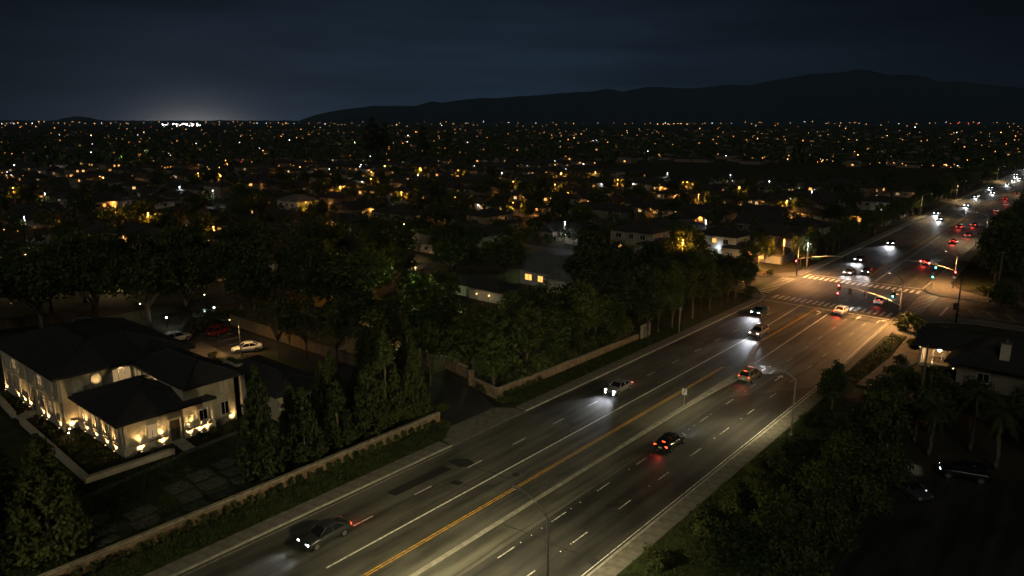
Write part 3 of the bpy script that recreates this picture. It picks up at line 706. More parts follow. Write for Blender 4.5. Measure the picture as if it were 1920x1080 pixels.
# ------------------------------------------------------------------ car prototypes (nose towards +Y)
def car_meshes(kind):
    if kind == 'sedan':
        st = [(2.30, .60, .36, .60), (2.22, .78, .26, .69), (1.98, .87, .21, .76), (1.45, .90, .19, .85), (.9, .90, .19, .92), (0, .905, .19, .93), (-1.0, .905, .19, .95), (-1.55, .90, .21, .99), (-2.02, .87, .25, .98), (-2.22, .80, .32, .92), (-2.29, .68, .40, .80)]
        gh = dict(fb=(1.02, .92, .78), ft=(.28, 1.40, .60), rt=(-.88, 1.41, .59), rb=(-1.68, .98, .74)); H = 1.45
    else:
        st = [(2.32, .62, .42, .72), (2.24, .80, .32, .84), (2.0, .90, .27, .93), (1.45, .93, .25, 1.0), (.95, .93, .25, 1.05), (0, .935, .25, 1.06), (-1.0, .935, .25, 1.07), (-1.7, .93, .27, 1.08), (-2.1, .90, .30, 1.06), (-2.27, .84, .36, 1.0), (-2.31, .76, .44, .90)]
        gh = dict(fb=(1.05, 1.04, .80), ft=(.42, 1.62, .64), rt=(-1.65, 1.64, .62), rb=(-2.16, 1.05, .76)); H = 1.7
    b = MB(); rings = []
    for y, w, zb, zt in st:
        half = [(0, zb), (.8*w, zb), (.97*w, zb+.09), (w, zb + (zt-zb)*.5), (.985*w, zt-.11), (.90*w, zt-.015), (.5*w, zt+.02), (0, zt+.03)]
        rings.append([(x, y, z) for x, z in half] + [(-x, y, z) for x, z in half[-2:0:-1]])
    b.loft(rings, 0, True, True)
    # dark wheel housings
    wr = .33 if kind == 'sedan' else .37
    for y in (1.42, -1.38):
        for s in (-1, 1): b.tube([(s * .78, y, wr), (s * (.915 if kind == 'sedan' else .945), y, wr)], wr * 1.14, 14, 1, True, False)
    # bumpers, grille, sill
    b.box((0, 2.27, .42), (1.1, .1, .16), mat=1); b.box((0, -2.27, .42), (1.2, .08, .14), mat=1)
    M = {'body': b.mesh("car_body", [plastic_black, plastic_black])}
    fb, ft, rt, rb = gh['fb'], gh['ft'], gh['rt'], gh['rb']
    P = lambda q, s: Vector((q[2] * s, q[0], q[1]))
    r = MB()   # roof skin with crown
    nseg = 6; rings = []
    for i in range(nseg + 1):
        t = i / nseg; y = ft[0] + .06 + (rt[0] - .06 - ft[0] - .06) * t; z = ft[1] + (rt[1] - ft[1]) * t + .035 * sin(pi * t); w = ft[2] + (rt[2] - ft[2]) * t
        rings.append([(-w-.02, y, z - .05), (-w, y, z - .005), (-w*.5, y, z + .035), (0, y, z + .045), (w*.5, y, z + .035), (w, y, z - .005), (w+.02, y, z - .05)])
    r.loft(rings, 0, False, True)
    n = 7
    for k in (0, nseg): r.face([k * n + j for j in range(n)], 0)
    for s in (-1, 1):   # pillars
        r.tube([P(fb, s), P(ft, s)], .045, 5); r.tube([P(rb, s), P(rt, s)], .075, 5)
        ym = (ft[0] + rt[0]) / 2 - .05; zb_ = (fb[1] + rb[1]) / 2
        r.tube([(s * .845, ym, zb_ - .02), (s * (ft[2] + .01), ym, ft[1])], .05, 5)
        r.tube([P(ft, s), P(rt, s)], .04, 5)
    if kind == 'suv':
        for s in (-1, 1): r.tube([(s*.5, ft[0]-.2, ft[1]+.09), (s*.5, rt[0]+.3, rt[1]+.09)], .025, 5)
        r.box((0, rt[0]-.08, rt[1]-.01), (1.1, .22, .04))
    M['roof'] = r.mesh("car_roof", plastic_black)
    def pane(q): return MB().poly(q).mesh("car_glass", glass_dark)
    M['windshield'] = pane([P(fb, 1), P(ft, 1), P(ft, -1), P(fb, -1)])
    M['rear_window'] = pane([P(rb, -1), P(rt, -1), P(rt, 1), P(rb, 1)])
    ym = (ft[0] + rt[0]) / 2 - .05; zm = (fb[1] + rb[1]) / 2
    for s in (-1, 1):
        tm = Vector((s * (ft[2] + rt[2]) / 2, ym, (ft[1] + rt[1]) / 2)); bm = Vector((s * .80, ym, zm))
        f = [P(fb, s), bm, tm, P(ft, s)]; q = [bm, P(rb, s), P(rt, s), tm]
        M['side_f%d' % s] = pane(f if s < 0 else f[::-1]); M['side_r%d' % s] = pane(q if s < 0 else q[::-1])
    M['tyre'] = MB().tube([(-.11, 0, 0), (-.09, 0, 0), (.09, 0, 0), (.11, 0, 0)], [wr * .88, wr, wr, wr * .88], 16).mesh("tyre", tyre_m)
    rm = MB().disc((0.08, 0, 0), wr * .66, (1, 0, 0), 12, .04).disc((-.08, 0, 0), wr * .66, (-1, 0, 0), 12, .04)
    M['rim'] = rm.mesh("rim", rim_m)
    zl = (.66 if kind == 'sedan' else .80)
    hl = MB().add([(-.17, .05, -.09), (.17, -.02, -.09), (.17, -.10, .09), (-.17, -.02, .09), (-.17, -.15, -.09), (.17, -.15, -.09), (.17, -.2, .09), (-.17, -.2, .09)],
                  [(0, 3, 2, 1), (4, 5, 6, 7), (0, 1, 5, 4), (1, 2, 6, 5), (2, 3, 7, 6), (3, 0, 4, 7)])
    hl.m = [0, 1, 1, 1, 1, 1]
    M['head_r'] = hl.mesh("headlight", [lamp_glass_off, plastic_black])
    h2 = MB(); h2.v = [(-x, y, z) for x, y, z in hl.v]; h2.f = [tuple(reversed(f)) for f in hl.f]; h2.m = hl.m; h2.sm = hl.sm
    M['head_l'] = h2.mesh("headlight", [lamp_glass_off, plastic_black])
    M['tail'] = MB().box((0, 0, 0), (.34, .12, .15) if kind == 'sedan' else (.2, .12, .3), taper=.9).mesh("taillight", tail_off)
    M['plate'] = MB().box((0, 0, 0), (.36, .03, .14)).mesh("licence_plate", plate_m)
    M['mirror'] = MB().box((0, 0, 0), (.2, .1, .13), taper=.8).mesh("mirror", plastic_black)
    M['zl'] = zl; M['wr'] = wr; M['H'] = H; M['hl_y'] = 2.2; M['gh'] = gh
    return M
CAR = {k: car_meshes(k) for k in ('sedan', 'suv')}
PAINT = {}
def paint(name, col, met=.4):
    if name not in PAINT: PAINT[name] = car_paint("paint_" + name, col, met)
    return PAINT[name]
paint('black', (.012, .013, .016)); paint('charcoal', (.045, .047, .052)); paint('silver', (.42, .44, .46), .7); paint('white', (.72, .72, .70), 0.0); paint('red', (.25, .02, .02))
paint('blue', (.03, .07, .11)); paint('tan', (.34, .25, .16)); paint('grey', (.16, .16, .17), .6)
def make_car(kind, color, x, y, rz, label, lights='off', brake=False, group=None, detail=2, beam=1.0, fogs=False, third=False, roof_lights=False, name='car', tails=True):
    """rz 0 = driving away up the avenue, pi = coming towards the viewer"""
    M = CAR[kind]; p = PAINT[color]; gh = M['gh']
    t = thing(name, label, 'car', (x, y, 0.0), rz, group)
    slot_mat(inst(M['body'], 'body', t), 0, p); slot_mat(inst(M['roof'], 'roof', t), 0, p)
    for k, nm in (('windshield', 'windshield'), ('rear_window', 'rear_window'), ('side_f1', 'side_window'), ('side_f-1', 'side_window'), ('side_r1', 'side_window'), ('side_r-1', 'side_window')): inst(M[k], nm, t)
    for yy in (1.42, -1.38):
        for s in (-1, 1):
            w = inst(M['tyre'], 'wheel', t, (s * (.83 if kind == 'sedan' else .86), yy, M['wr']))
            if detail > 1: inst(M['rim'], 'rim', w)
    zl = M['zl']
    for s, k in ((1, 'head_r'), (-1, 'head_l')):
        h = inst(M[k], 'headlight', t, (s * .62, 2.22, zl))
        if lights != 'off': slot_mat(h, 0, em_head)
        tl = inst(M['tail'], 'taillight', t, (s * (.64 if kind == 'sedan' else .70), -2.22, zl + (.14 if kind == 'sedan' else .12)))
        if lights != 'off' and tails: slot_mat(tl, 0, em_tail if brake else em_tail_dim)
        if detail > 1: slot_mat(inst(M['mirror'], 'mirror', t, (s * 1.0, .82, 1.0 if kind == 'sedan' else 1.12)), 0, p)
        if fogs: slot_mat(inst(MB().disc((0, 0, 0), .09, (0, 1, 0), 10, .06).mesh('fog_lamp', em_head), 'fog_lamp', t, (s * .6, 2.24, .38)), 0, em_head)
    if detail > 1: inst(M['plate'], 'licence_plate', t, (0, -2.33, .62 if kind == 'sedan' else .72))
    if third: inst(MB().box((0, 0, 0), (.34, .05, .07)).mesh('brake_light', em_tail), 'brake_light', t, (0, gh['rt'][0] - .1 if kind == 'suv' else gh['rb'][0] + .1, gh['rt'][1] + .02 if kind == 'suv' else gh['rb'][1] + .06))
    if roof_lights:
        for q in range(4): inst(MB().box((0, 0, 0), (.12, .08, .06)).mesh('roof_marker', em_ind), 'roof_marker', t, (-.42 + .28 * q, .35, 1.72))
    if lights != 'off':
        for s in ((-1, 1) if detail > 1 else (0,)):
            lamp('headlight_beam', 'SPOT', t, (s * .62, 2.42, zl), (620 if detail > 1 else 900) * beam, (.92, .96, 1.0), (s * .02, 1, -.10), .14, 66, 1.0)
        if not tails: pass
        elif brake: lamp('brake_glow', 'SPOT', t, (0, -2.45, zl), 110, (1, .05, .04), (0, -1, -.28), .25, 120, .8)
        else: lamp('tail_glow', 'SPOT', t, (0, -2.45, zl), 30, (1, .08, .04), (0, -1, -.3), .25, 110, .8)
    return t

# ------------------------------------------------------------------ street lamps, signals
def street_lamp(x, y, h, reach, hz, label, energy=0, color=WARM, direction=-1, aim=None, group='cobra head street lamps along the avenue', lit=True):
    """pole at x, y; curved arm reaching over the road"""
    t = thing('street_lamp', label, 'street lamp', (x, y, 0), 0, group)
    MB().tube([(0, 0, 0), (0, 0, .25)], .2, 10).build('base', metal_pole, t)
    MB().tube([(0, 0, .1), (0, 0, h * .5), (0, 0, h)], [.11, .095, .075], 10).build('pole', metal_pole, t)
    d = direction
    a = MB(); pts = [(0, 0, h - .15)]
    for i in range(1, 8):
        q = i / 7; pts.append((d * reach * (1 - cos(q * pi / 2)) ** .8 if False else d * reach * q, 0, h - .15 + (hz - h + .15) * sin(q * pi / 2)))
    a.tube(pts, [.06 - .022 * i / 7 for i in range(8)], 7).build('arm', metal_pole, t)
    hd = MB()
    rings = []
    for q, w, zt, zb in ((-.05, .06, .05, -.05), (.12, .13, .08, -.07), (.38, .16, .1, -.09), (.62, .13, .07, -.06), (.72, .05, .03, -.02)):
        rings.append([(d * (reach + q), -w, 0 + hz), (d * (reach + q), -w * .6, hz + zt), (d * (reach + q), w * .6, hz + zt), (d * (reach + q), w, hz), (d * (reach + q), w * .6, hz + zb), (d * (reach + q), -w * .6, hz + zb)])
    head = hd.loft(rings).build('lamp_head', metal_pole, t)
    if lit:
        MB().disc((d * (reach + .4), 0, hz - .075), .085, (0, 0, -1), 12, .03).build('lens', em_street, head)
        if energy: lamp('street_light', 'SPOT', t, (d * (reach + .4), 0, hz - .2), energy, color, aim or (d * .22, 0, -1), .18, 172, .8)
    return t
def signal_head(parent, loc, on, facing=(0, -1, 0), n=3, drop=0.0):
    """black three-lamp head hung from an arm; on = 'red' / 'green' / None; visors face the viewer's side"""
    h = MB(); h.box((0, 0, 0), (.34, .22, 1.02))
    h.box((0, .12, 0), (.56, .03, 1.24))
    if drop: h.tube([(0, 0, .5), (0, 0, .5 + drop)], .03, 6)
    fz_ = 1 if facing[1] > 0 else -1
    for k in range(3): h.tube([(0, fz_ * .1, .33 - .33 * k + .02), (0, fz_ * .34, .33 - .33 * k + .0)], [.15, .16], 10, 0, False)
    o = h.build('signal_head', plastic_black, parent, loc)
    for k, c in enumerate(('red', 'amber', 'green')):
        mt = {'red': em_red, 'green': em_green}.get(c) if on == c else lamp_off
        MB().disc((0, fz_ * .11, .33 - .33 * k), .125, (0, fz_, 0), 12, .03).build('signal_lamp', mt, o)
    if on: lamp('signal_light', 'SPOT', o, (0, fz_ * .4, .33 if on == 'red' else -.33), 55 if on == 'red' else 45, (1, .05, .04) if on == 'red' else (.1, 1, .72), (0, fz_, -.35), .12, 130, .8)
    return o
lamp_off = plain('signal_lamp_off', (.03, .03, .028), .4)

# ------------------------------------------------------------------ verges, lawns, drive, parking lot
def lawn(pts, z=0.03, name="lawn", mat=None): return struct(sheet(name, pts, z, mat or grass_sheet))
lawn([(-58.95, 5), (-55.0, 5), (-55.0, 53.0), (-57.2, 56.4), (-58.95, 56.4)], .08, "verge")
lawn([(-58.6, 66), (-56.6, 64.8), (-55.02, 65.6), (-55.02, 141.6), (-58, 143.5), (-66, 144.4), (-66, 101), (-58.6, 101)], .08, "verge")
lawn([(-74.3, 8), (-59.3, 8), (-59.3, 56.6), (-72.5, 56.6), (-74.3, 34)], .10)
lawn([(-112, 8), (-74.9, 8), (-74.9, 23.0), (-112, 23.6)], .06)
lawn([(-76.6, 39), (-60, 39), (-60, 56.8), (-99, 62), (-99, 50.6), (-76.6, 50.6)], .05)
lawn([(-26.58, 20), (-14, 20), (-14, 66), (-20, 80), (-26.58, 98)], .07, "verge")
lawn([(-27.3, 103), (-24.9, 103), (-24.6, 118), (-25.3, 130.6), (-26.4, 131.6), (-27.9, 128.5)], .13, "verge", grass_sheet)
lawn([(-26.0, 137.4), (-21.8, 141), (-14, 143.5), (20, 143.5), (20, 125), (-22, 124)], .05)
lawn([(-29.0, 216), (-24, 181), (-19, 174), (40, 172), (40, 260), (-28, 420), (-33, 420)], .05, "verge")
struct(sheet("front_walk", [(-24.9, 101.5), (-22.9, 101.5), (-20.6, 118), (-21.5, 131), (-25.6, 141.2), (-28.0, 141.2), (-27.8, 131.8), (-25.0, 131.0), (-24.3, 118)], .115, concrete_dim))
struct(sheet("driveway", [(-57.0, 56.7), (-57.0, 63.9), (-62, 66.3), (-78, 66.6), (-98, 61.5), (-98, 57.8), (-74, 58.0), (-60, 57.5)], .055, asphalt_lot))
lot = struct(sheet("parking_lot", [(-118, 45.4), (-99.8, 45.4), (-99.8, 61.4), (-118, 61.4)], .03, asphalt_lot))
struct(sheet("concrete_pad", [(-112, 47.2), (-101.2, 47.2), (-102.2, 53.2), (-111.8, 53.8)], .036, concrete_dim))
for i in range(5): sheet("stall_line", [(-115.8 + i*3.0, 55.4), (-115.65 + i*3.0, 55.4), (-115.65 + i*3.0, 59.6), (-115.8 + i*3.0, 59.6)], .042, paint_white, lot)
struct(sheet("garden_path", [(-72.0, 20.6), (-71.2, 20.6), (-73.5, 33), (-74.3, 40), (-75.1, 40), (-74.3, 33)], .108, concrete))
struct(sheet("street", [(-146, -20), (-141.5, -20), (-133.5, 56), (-126, 140), (-131, 140), (-140, 56)], .02, asphalt_lot))
struct(sheet("front_yard", [(-112, 40.6), (-90, 41), (-90, 45.2), (-112, 45.2)], .03, soil))
struct(sheet("yard_drive", [(-14.5, 40), (30, 40), (30, 86), (-4.5, 84), (-13.2, 76.5)], .05, asphalt_lot))
struct(sheet("side_street", [(-380, 200), (-64, 200), (-64, 206), (-380, 206)], .015, asphalt_lot))
for yy in (104, 270, 312, 352): struct(sheet("side_street", [(-460, yy), (-150 if yy < 150 else -72, yy), (-150 if yy < 150 else -72, yy + 6), (-460, yy + 6)], .012, asphalt_lot))

# grass blades where the verge is near
def grass_field(name, zones, n, seed, h=.16, label=None):
    rg = np.random.RandomState(seed); A = np.array([(x1 - x0) * (y1 - y0) for x0, x1, y0, y1, z in zones]); P = []
    ks = rg.choice(len(zones), n, p=A / A.sum())
    Z = np.array(zones)[ks]
    x = Z[:, 0] + rg.rand(n) * (Z[:, 1] - Z[:, 0]); y = Z[:, 2] + rg.rand(n) * (Z[:, 3] - Z[:, 2]); z = Z[:, 4]
    a = rg.rand(n) * 6.28; hh = h * rg.uniform(.4, 1.5, n); w = .05 * rg.uniform(.6, 1.6, n)
    lean = rg.normal(size=(n, 2)) * .1
    p = np.stack([x, y, z], 1); d = np.stack([np.cos(a) * w, np.sin(a) * w, np.zeros(n)], 1)
    tip = p + np.stack([lean[:, 0], lean[:, 1], hh], 1)
    V = np.stack([p - d, p + d, tip], 1).reshape(-1, 3)
    me = bpy.data.meshes.new(name); me.vertices.add(3 * n); me.vertices.foreach_set("co", V.ravel())
    me.loops.add(3 * n); me.loops.foreach_set("vertex_index", np.arange(3 * n, dtype=np.int32))
    me.polygons.add(n); me.polygons.foreach_set("loop_start", np.arange(0, 3 * n, 3, dtype=np.int32))
    try: me.polygons.foreach_set("loop_total", np.full(n, 3, dtype=np.int32))
    except Exception: pass
    me.materials.append(grass_leaf); me.update(calc_edges=True)
    tag(inst(me, name), label, 'grass', None, 'stuff')
grass_field("grass", [(-58.9, -55.05, 14, 54, .08), (-58.6, -55.1, 67, 112, .08), (-26.55, -19, 36, 96, .07), (-27.2, -24.8, 104, 130, .13), (-74, -60, 12, 34, .1), (-95, -75.2, 24, 28, .03), (-77, -75, 27, 40, .03), (-26, -12, 125, 142, .05)], 60000, 4, label="short mown grass on the verges and lawns beside the avenue")

# ------------------------------------------------------------------ brick boundary walls with capping stones
def brick_wall(label, a, b, h0, h1, thick, cap_len=0.9):
    """wall from a to b; real brick courses on the faces, capping stones on top"""
    a, b = Vector(a), Vector(b); L = (b - a).length; d = (b - a) / L; nrm = Vector((d.y, -d.x))
    t = thing("brick_wall", label, "wall", (a.x, a.y, 0), atan2(d.y, d.x), "low brick walls along the left pavement")
    m = MB(); n = max(1, int(L / 6))
    V = []; 
    m.add([(0, -thick/2, -.2), (L, -thick/2, -.2), (L, thick/2, -.2), (0, thick/2, -.2), (0, -thick/2, h0), (L, -thick/2, h1), (L, thick/2, h1), (0, thick/2, h0)],
          [(0, 3, 2, 1), (4, 5, 6, 7), (0, 1, 5, 4), (1, 2, 6, 5), (2, 3, 7, 6), (3, 0, 4, 7)])
    m.build("wall_core", concrete_dim, t)
    br = MB(); ch = .2; bl = .42; row = 0; z = .02
    while z < max(h0, h1) - .05:
        x = -(row % 2) * bl / 2
        while x < L:
            hh = h0 + (h1 - h0) * max(0, min(1, (x + bl / 2) / L))
            if z + ch < hh + .02:
                x0, x1 = max(x, 0) + .008, min(x + bl, L) - .008
                if x1 - x0 > .05:
                    for s in (-1, 1):
                        dep = R.uniform(.018, .04)
                        br.box(((x0 + x1) / 2, s * (thick / 2 + dep / 2 - .004), z + ch / 2), (x1 - x0, dep, ch - .018))
            x += bl
        z += ch; row += 1
    o = br.build("brickwork", brick, t); o["kind"] = "stuff"
    cm = MB().box((0, 0, 0), (cap_len - .02, thick + .14, .1), taper=.97).mesh("cap_stone", cap_stone)
    k = int(L / cap_len)
    for i in range(k):
        x = (i + .5) * L / k; inst(cm, "cap_stone", t, (x, R.uniform(-.01, .01), h0 + (h1 - h0) * x / L + .05), R.uniform(-.012, .012), (L / k / cap_len, 1, R.uniform(.9, 1.15)), None)
    return t
brick_wall("long low brick wall with stone caps from bottom left corner to the dark driveway", (-59.15, 8), (-59.15, 56.3), 1.15, 1.15, .34)
brick_wall("low brick wall sloping down along the pavement north of the dark driveway", (-58.75, 66.2), (-58.55, 101.0), 1.35, .75, .34)
brick_wall("short brick wall turning in from the pavement along the driveway", (-59.0, 66.3), (-64.2, 67.6), 1.35, 1.2, .3)
brick_wall("brick wall stub deeper in beside the driveway under the trees", (-67.3, 69.6), (-72.5, 70.6), 1.5, 1.5, .3)
def pillar(x, y, h, w, label):
    t = thing("gate_pillar", label, "pillar", (x, y, 0)); MB().box((0, 0, h/2), (w, w, h)).build("shaft", brick, t); MB().box((0, 0, h + .06), (w + .14, w + .14, .12), taper=.9).build("cap_stone", cap_stone, t)
pillar(-64.75, 67.8, 2.0, .55, "brick gate pillar at the end of the short driveway wall")
t = thing("utility_cabinet", "tall narrow panel standing at the far end of the sloping brick wall", "cabinet", (-58.2, 102.8, 0), 0)
MB().box((0, 0, 1.15), (.35, 2.6, 2.3)).build("cabinet_body", cap_stone, t); MB().box((.19, 0, 1.15), (.03, 2.2, 1.9)).build("door", concrete_dim, t)
# clipped shrubs at the foot of the wall
n = 0
ys = [15.5 + 1.12 * i for i in range(36)]
for i, y in enumerate(ys):
    t = thing("wall_shrub", f"small dark clipped shrub, {ordinal(i)} from the bottom left along the long brick wall", "shrub", (-58.55 + R.uniform(-.08, .08), y + R.uniform(-.12, .12), .05), R.uniform(0, 6), "clipped shrubs in front of the low brick walls", (R.uniform(.8, 1.0), R.uniform(.8, 1.0), R.uniform(.95, 1.25)))
    inst(shrub_me[i % 3], "foliage", t)
for i in range(7):
    t = thing("wall_shrub", f"small clipped shrub, {ordinal(i)} from the driveway below the sloping brick wall", "shrub", (-58.05, 67.4 + 1.15 * i + R.uniform(-.1, .1), .05), R.uniform(0, 6), "clipped shrubs in front of the low brick walls", R.uniform(.9, 1.15))
    inst(shrub_me[i % 3], "foliage", t)
for i, (x, y, s) in enumerate(((-57.4, 65.6, .8), (-56.9, 66.9, .7), (-57.2, 55.4, .6), (-57.9, 55.9, .7))):
    t = thing("low_bush", ("scruffy bush just right of the driveway mouth", "small bush on the verge above the driveway kerb", "low bush at the left side of the driveway mouth", "bush against the end of the long brick wall")[i], "bush", (x, y, .05), R.uniform(0, 6), None, (s, s, s * .6))
    inst(bush_me[i % 4], "foliage", t)
# wooden fence behind the parking lot: each board its own piece
def board_fence(label, a, b, h, step=.45, group=None):
    a, b = Vector(a), Vector(b); L = (b - a).length; d = (b - a) / L
    t = thing("board_fence", label, "fence", (a.x, a.y, 0), atan2(d.y, d.x), group)
    bm = MB().box((0, 0, h / 2), (step - .03, .05, h)).mesh("board", wood); pm = MB().box((0, 0, h / 2 + .04), (.14, .14, h + .08)).mesh("post", wood)
    for i in range(int(L / step)): inst(bm, "board", t, ((i + .5) * step, R.uniform(-.012, .012), R.uniform(-.03, .02)))
    for i in range(int(L / 2.7) + 1): inst(pm, "post", t, (i * 2.7, .1, 0))
board_fence("weathered board fence behind the lit lawn right of the parking lot", (-118, 62.3), (-78, 62.3), 1.9)
board_fence("low board fence in the dark yard behind the lit villa", (-146, 33.5), (-139.5, 50), 1.8, .6)

# ------------------------------------------------------------------ the floodlit villa
villa = thing("villa", "large floodlit two storey villa with dark hip roofs and cream stucco walls", "house", (0, 0, 0))
def hip_roof(parent, x0, x1, y0, y1, ze, rise, mat, over=0.0, name="roof", well=None, ridge_in=None, fascia=.22):
    x0, x1, y0, y1 = x0 - over, x1 + over, y0 - over, y1 + over
    w, d = x1 - x0, y1 - y0; k = min(w, d) / 2 if ridge_in is None else ridge_in
    m = MB()
    if w >= d: a, b = (x0 + k, (y0 + y1) / 2), (x1 - k, (y0 + y1) / 2)
    else: a, b = ((x0 + x1) / 2, y0 + k), ((x0 + x1) / 2, y1 - k)
    zt = ze + rise
    V = [(x0, y0, ze), (x1, y0, ze), (x1, y1, ze), (x0, y1, ze), (*a, zt), (*b, zt)]
    F = [(0, 1, 5, 4), (2, 3, 4, 5), (3, 0, 4), (1, 2, 5)] if w >= d else [(0, 1, 4), (1, 2, 5, 4), (2, 3, 5), (3, 0, 4, 5)]
    m.add(V, F)
    o = m.build(name, mat, parent)
    e = MB()
    V = [(x0, y0), (x1, y0), (x1, y1), (x0, y1)]
    for i in range(4):
        p, q = V[i], V[(i + 1) % 4]; e.poly([(*p, ze - fascia), (*q, ze - fascia), (*q, ze - .004), (*p, ze - .004)])
    e.poly([(x0, y0, ze - fascia), (x0, y1, ze - fascia), (x1, y1, ze - fascia), (x1, y0, ze - fascia)])
    e.build("fascia", metal_dark, o)
    rd = MB()
    pts = [(V[0], a), (V[1], b if w >= d else a), (V[2], b), (V[3], a if w >= d else b)]
    if (Vector(a) - Vector(b)).length > .2: pts.append((a, b))
    for k_, (p, q) in enumerate(pts): MB().tube([(*p, (zt if k_ > 3 else ze) + .03), (*q, zt + .03)], .07, 5).build("ridge_cap", mat, o)
    return o
def terrace_roof(parent, x0, x1, y0, y1, ze, inset, zt, mat):
    """hip roof cut off to a sunken flat deck"""
    m = MB(); i = inset
    m.add([(x0, y0, ze), (x1, y0, ze), (x1, y1, ze), (x0, y1, ze), (x0+i, y0+i, zt), (x1-i, y0+i, zt), (x1-i, y1-i, zt), (x0+i, y1-i, zt)],
          [(0, 1, 5, 4), (1, 2, 6, 5), (2, 3, 7, 6), (3, 0, 4, 7)])
    j = i + .35
    m.add([(x0+i, y0+i, zt), (x1-i, y0+i, zt), (x1-i, y1-i, zt), (x0+i, y1-i, zt), (x0+j, y0+j, zt), (x1-j, y0+j, zt), (x1-j, y1-j, zt), (x0+j, y1-j, zt), (x0+j, y0+j, zt-.7), (x1-j, y0+j, zt-.7), (x1-j, y1-j, zt-.7), (x0+j, y1-j, zt-.7)],
          [(0, 1, 5, 4), (1, 2, 6, 5), (2, 3, 7, 6), (3, 0, 4, 7), (4, 5, 9, 8), (5, 6, 10, 9), (6, 7, 11, 10), (7, 4, 8, 11), (8, 9, 10, 11)], 0)
    o = m.build("roof", mat, parent)
    e = MB(); V = [(x0, y0), (x1, y0), (x1, y1), (x0, y1)]
    for k in range(4):
        p, q = V[k], V[(k + 1) % 4]; e.poly([(*p, ze - .24), (*q, ze - .24), (*q, ze - .004), (*p, ze - .004)])
    e.poly([(x0, y0, ze - .24), (x0, y1, ze - .24), (x1, y1, ze - .24), (x1, y0, ze - .24)])
    e.build("fascia", metal_dark, o)
    rd = MB()
    for p, q in (((x0, y0), (x0+i, y0+i)), ((x1, y0), (x1-i, y0+i)), ((x1, y1), (x1-i, y1-i)), ((x0, y1), (x0+i, y1-i))): MB().tube([(*p, ze + .03), (*q, zt + .03)], .08, 5).build("ridge_cap", mat, o)
    return o
def window(parent, x, y, z, w, h, rz, pane, cols=2, rows=1, arch=False, sill=True, frame=None):
    """frame with mullions standing 8 cm proud, pane set back in it; local normal is -Y"""
    fr = MB(); t = .09; dp = .12
    fr.box((-w/2, 0, h/2), (t, dp, h + t)); fr.box((w/2, 0, h/2), (t, dp, h + t)); fr.box((0, 0, 0), (w - t - .004, dp - .004, t))
    if not arch: fr.box((0, 0, h), (w - t - .004, dp - .004, t))
    for i in range(1, cols): fr.box((-w/2 + w*i/cols, .01, h/2), (.05, dp - .03, h - t))
    for i in range(1, rows): fr.box((0, .012, h*i/rows), (w - t - .01, dp - .036, .05))
    pts = [(-w/2, 0.03, 0), (w/2, 0.03, 0), (w/2, 0.03, h)]
    if arch:
        arc = [(w/2*cos(a), h + w/2*sin(a)) for a in [pi*k/10 for k in range(11)]]
        for (p, q) in zip(arc[:-1], arc[1:]): fr.tube([(p[0], 0, p[1]), (q[0], 0, q[1])], .06, 4)
        pts = [(-w/2, 0.03, 0), (w/2, 0.03, 0)] + [(a, .03, b) for a, b in arc]
    else: pts.append((-w/2, 0.03, h))
    o = fr.build("window", frame or trim_white, parent, (x, y, z), rz)
    MB().poly(pts).build("pane", pane, o)
    if sill: MB().box((0, -.09, -.1), (w + .3, .24, .1)).build("sill", frame or stone_trim, o)
    return o
E_ = pi / 2
# --- main block
XW, XE, YS, YN = -110.6, -90.3, 26.4, 41.3
wall = MB(); wall.box(((XW + XE) / 2, (YS + YN) / 2, 3.15), (XE - XW, YN - YS, 6.5)).build("wall", stucco, villa)
trim = MB()
trim.box(((XW + XE) / 2, YS - .06, .45), (XE - XW + .2, .12, 1.0)); trim.box((XE + .06, 27.2, .45), (.12, 1.6, 1.0))
trim.box(((XW + XE) / 2, YS - .09, .98), (XE - XW + .3, .2, .1)); trim.build("plinth", stone_trim, villa)
band = MB(); band.box(((XW + XE) / 2, YS - .07, 3.35), (XE - XW + .24, .15, .32)); band.box((XE + .07, 30.4, 3.6), (.15, 8.0, .3)); band.build("string_course", stone_trim, villa)
for i, x in enumerate((-110.4, -107.4, -104.4, -101.3, -98.2, -95.2, -92.6, -90.5)):
    MB().box((x, YS - .08, 3.3), (.5, .2, 6.2)).build("pilaster", stone_trim, villa)
MB().box((XE + .08, 26.75, 3.3), (.2, .6, 6.2)).build("pilaster", stone_trim, villa)
glow_pane = em_win_dim
for i, x in enumerate((-108.9, -105.9, -102.8, -99.7, -96.7, -93.9)):
    window(villa, x, YS - .05, 4.05, 1.5, 1.35, 0, (curtain, em_win_dim, curtain, curtain, em_win_dim, curtain)[i], 2, 2)
    if i not in (2, 3): window(villa, x, YS - .05, 1.35, 1.1, 1.5, 0, (glass_dark, curtain, curtain, curtain, glass_dark, em_win_dim)[i], 2, 2)
d = MB().box((-99.7, YS - .06, 1.25), (1.5, .14, 2.5)).build("door", stone_trim, villa); MB().box((-99.7, YS - .14, 1.2), (1.1, .06, 2.2)).build("door_leaf", wood, d)
window(villa, XE + .05, 28.25, 4.15, 1.25, 1.25, E_, curtain, 2, 2, True)
window(villa, XE + .05, 30.35, 4.15, 1.2, 1.2, E_, curtain, 1, 1, True)
for y, w in ((33.2, 2.1), (35.6, 1.8)): window(villa, XE + .05, y, 4.15, w, 1.75, E_, em_win_dim, 3, 1)
roofA = terrace_roof(villa, XW - .7, XE + .75, YS - .8, 42.2, 6.6, 6.0, 8.9, roof_dark)
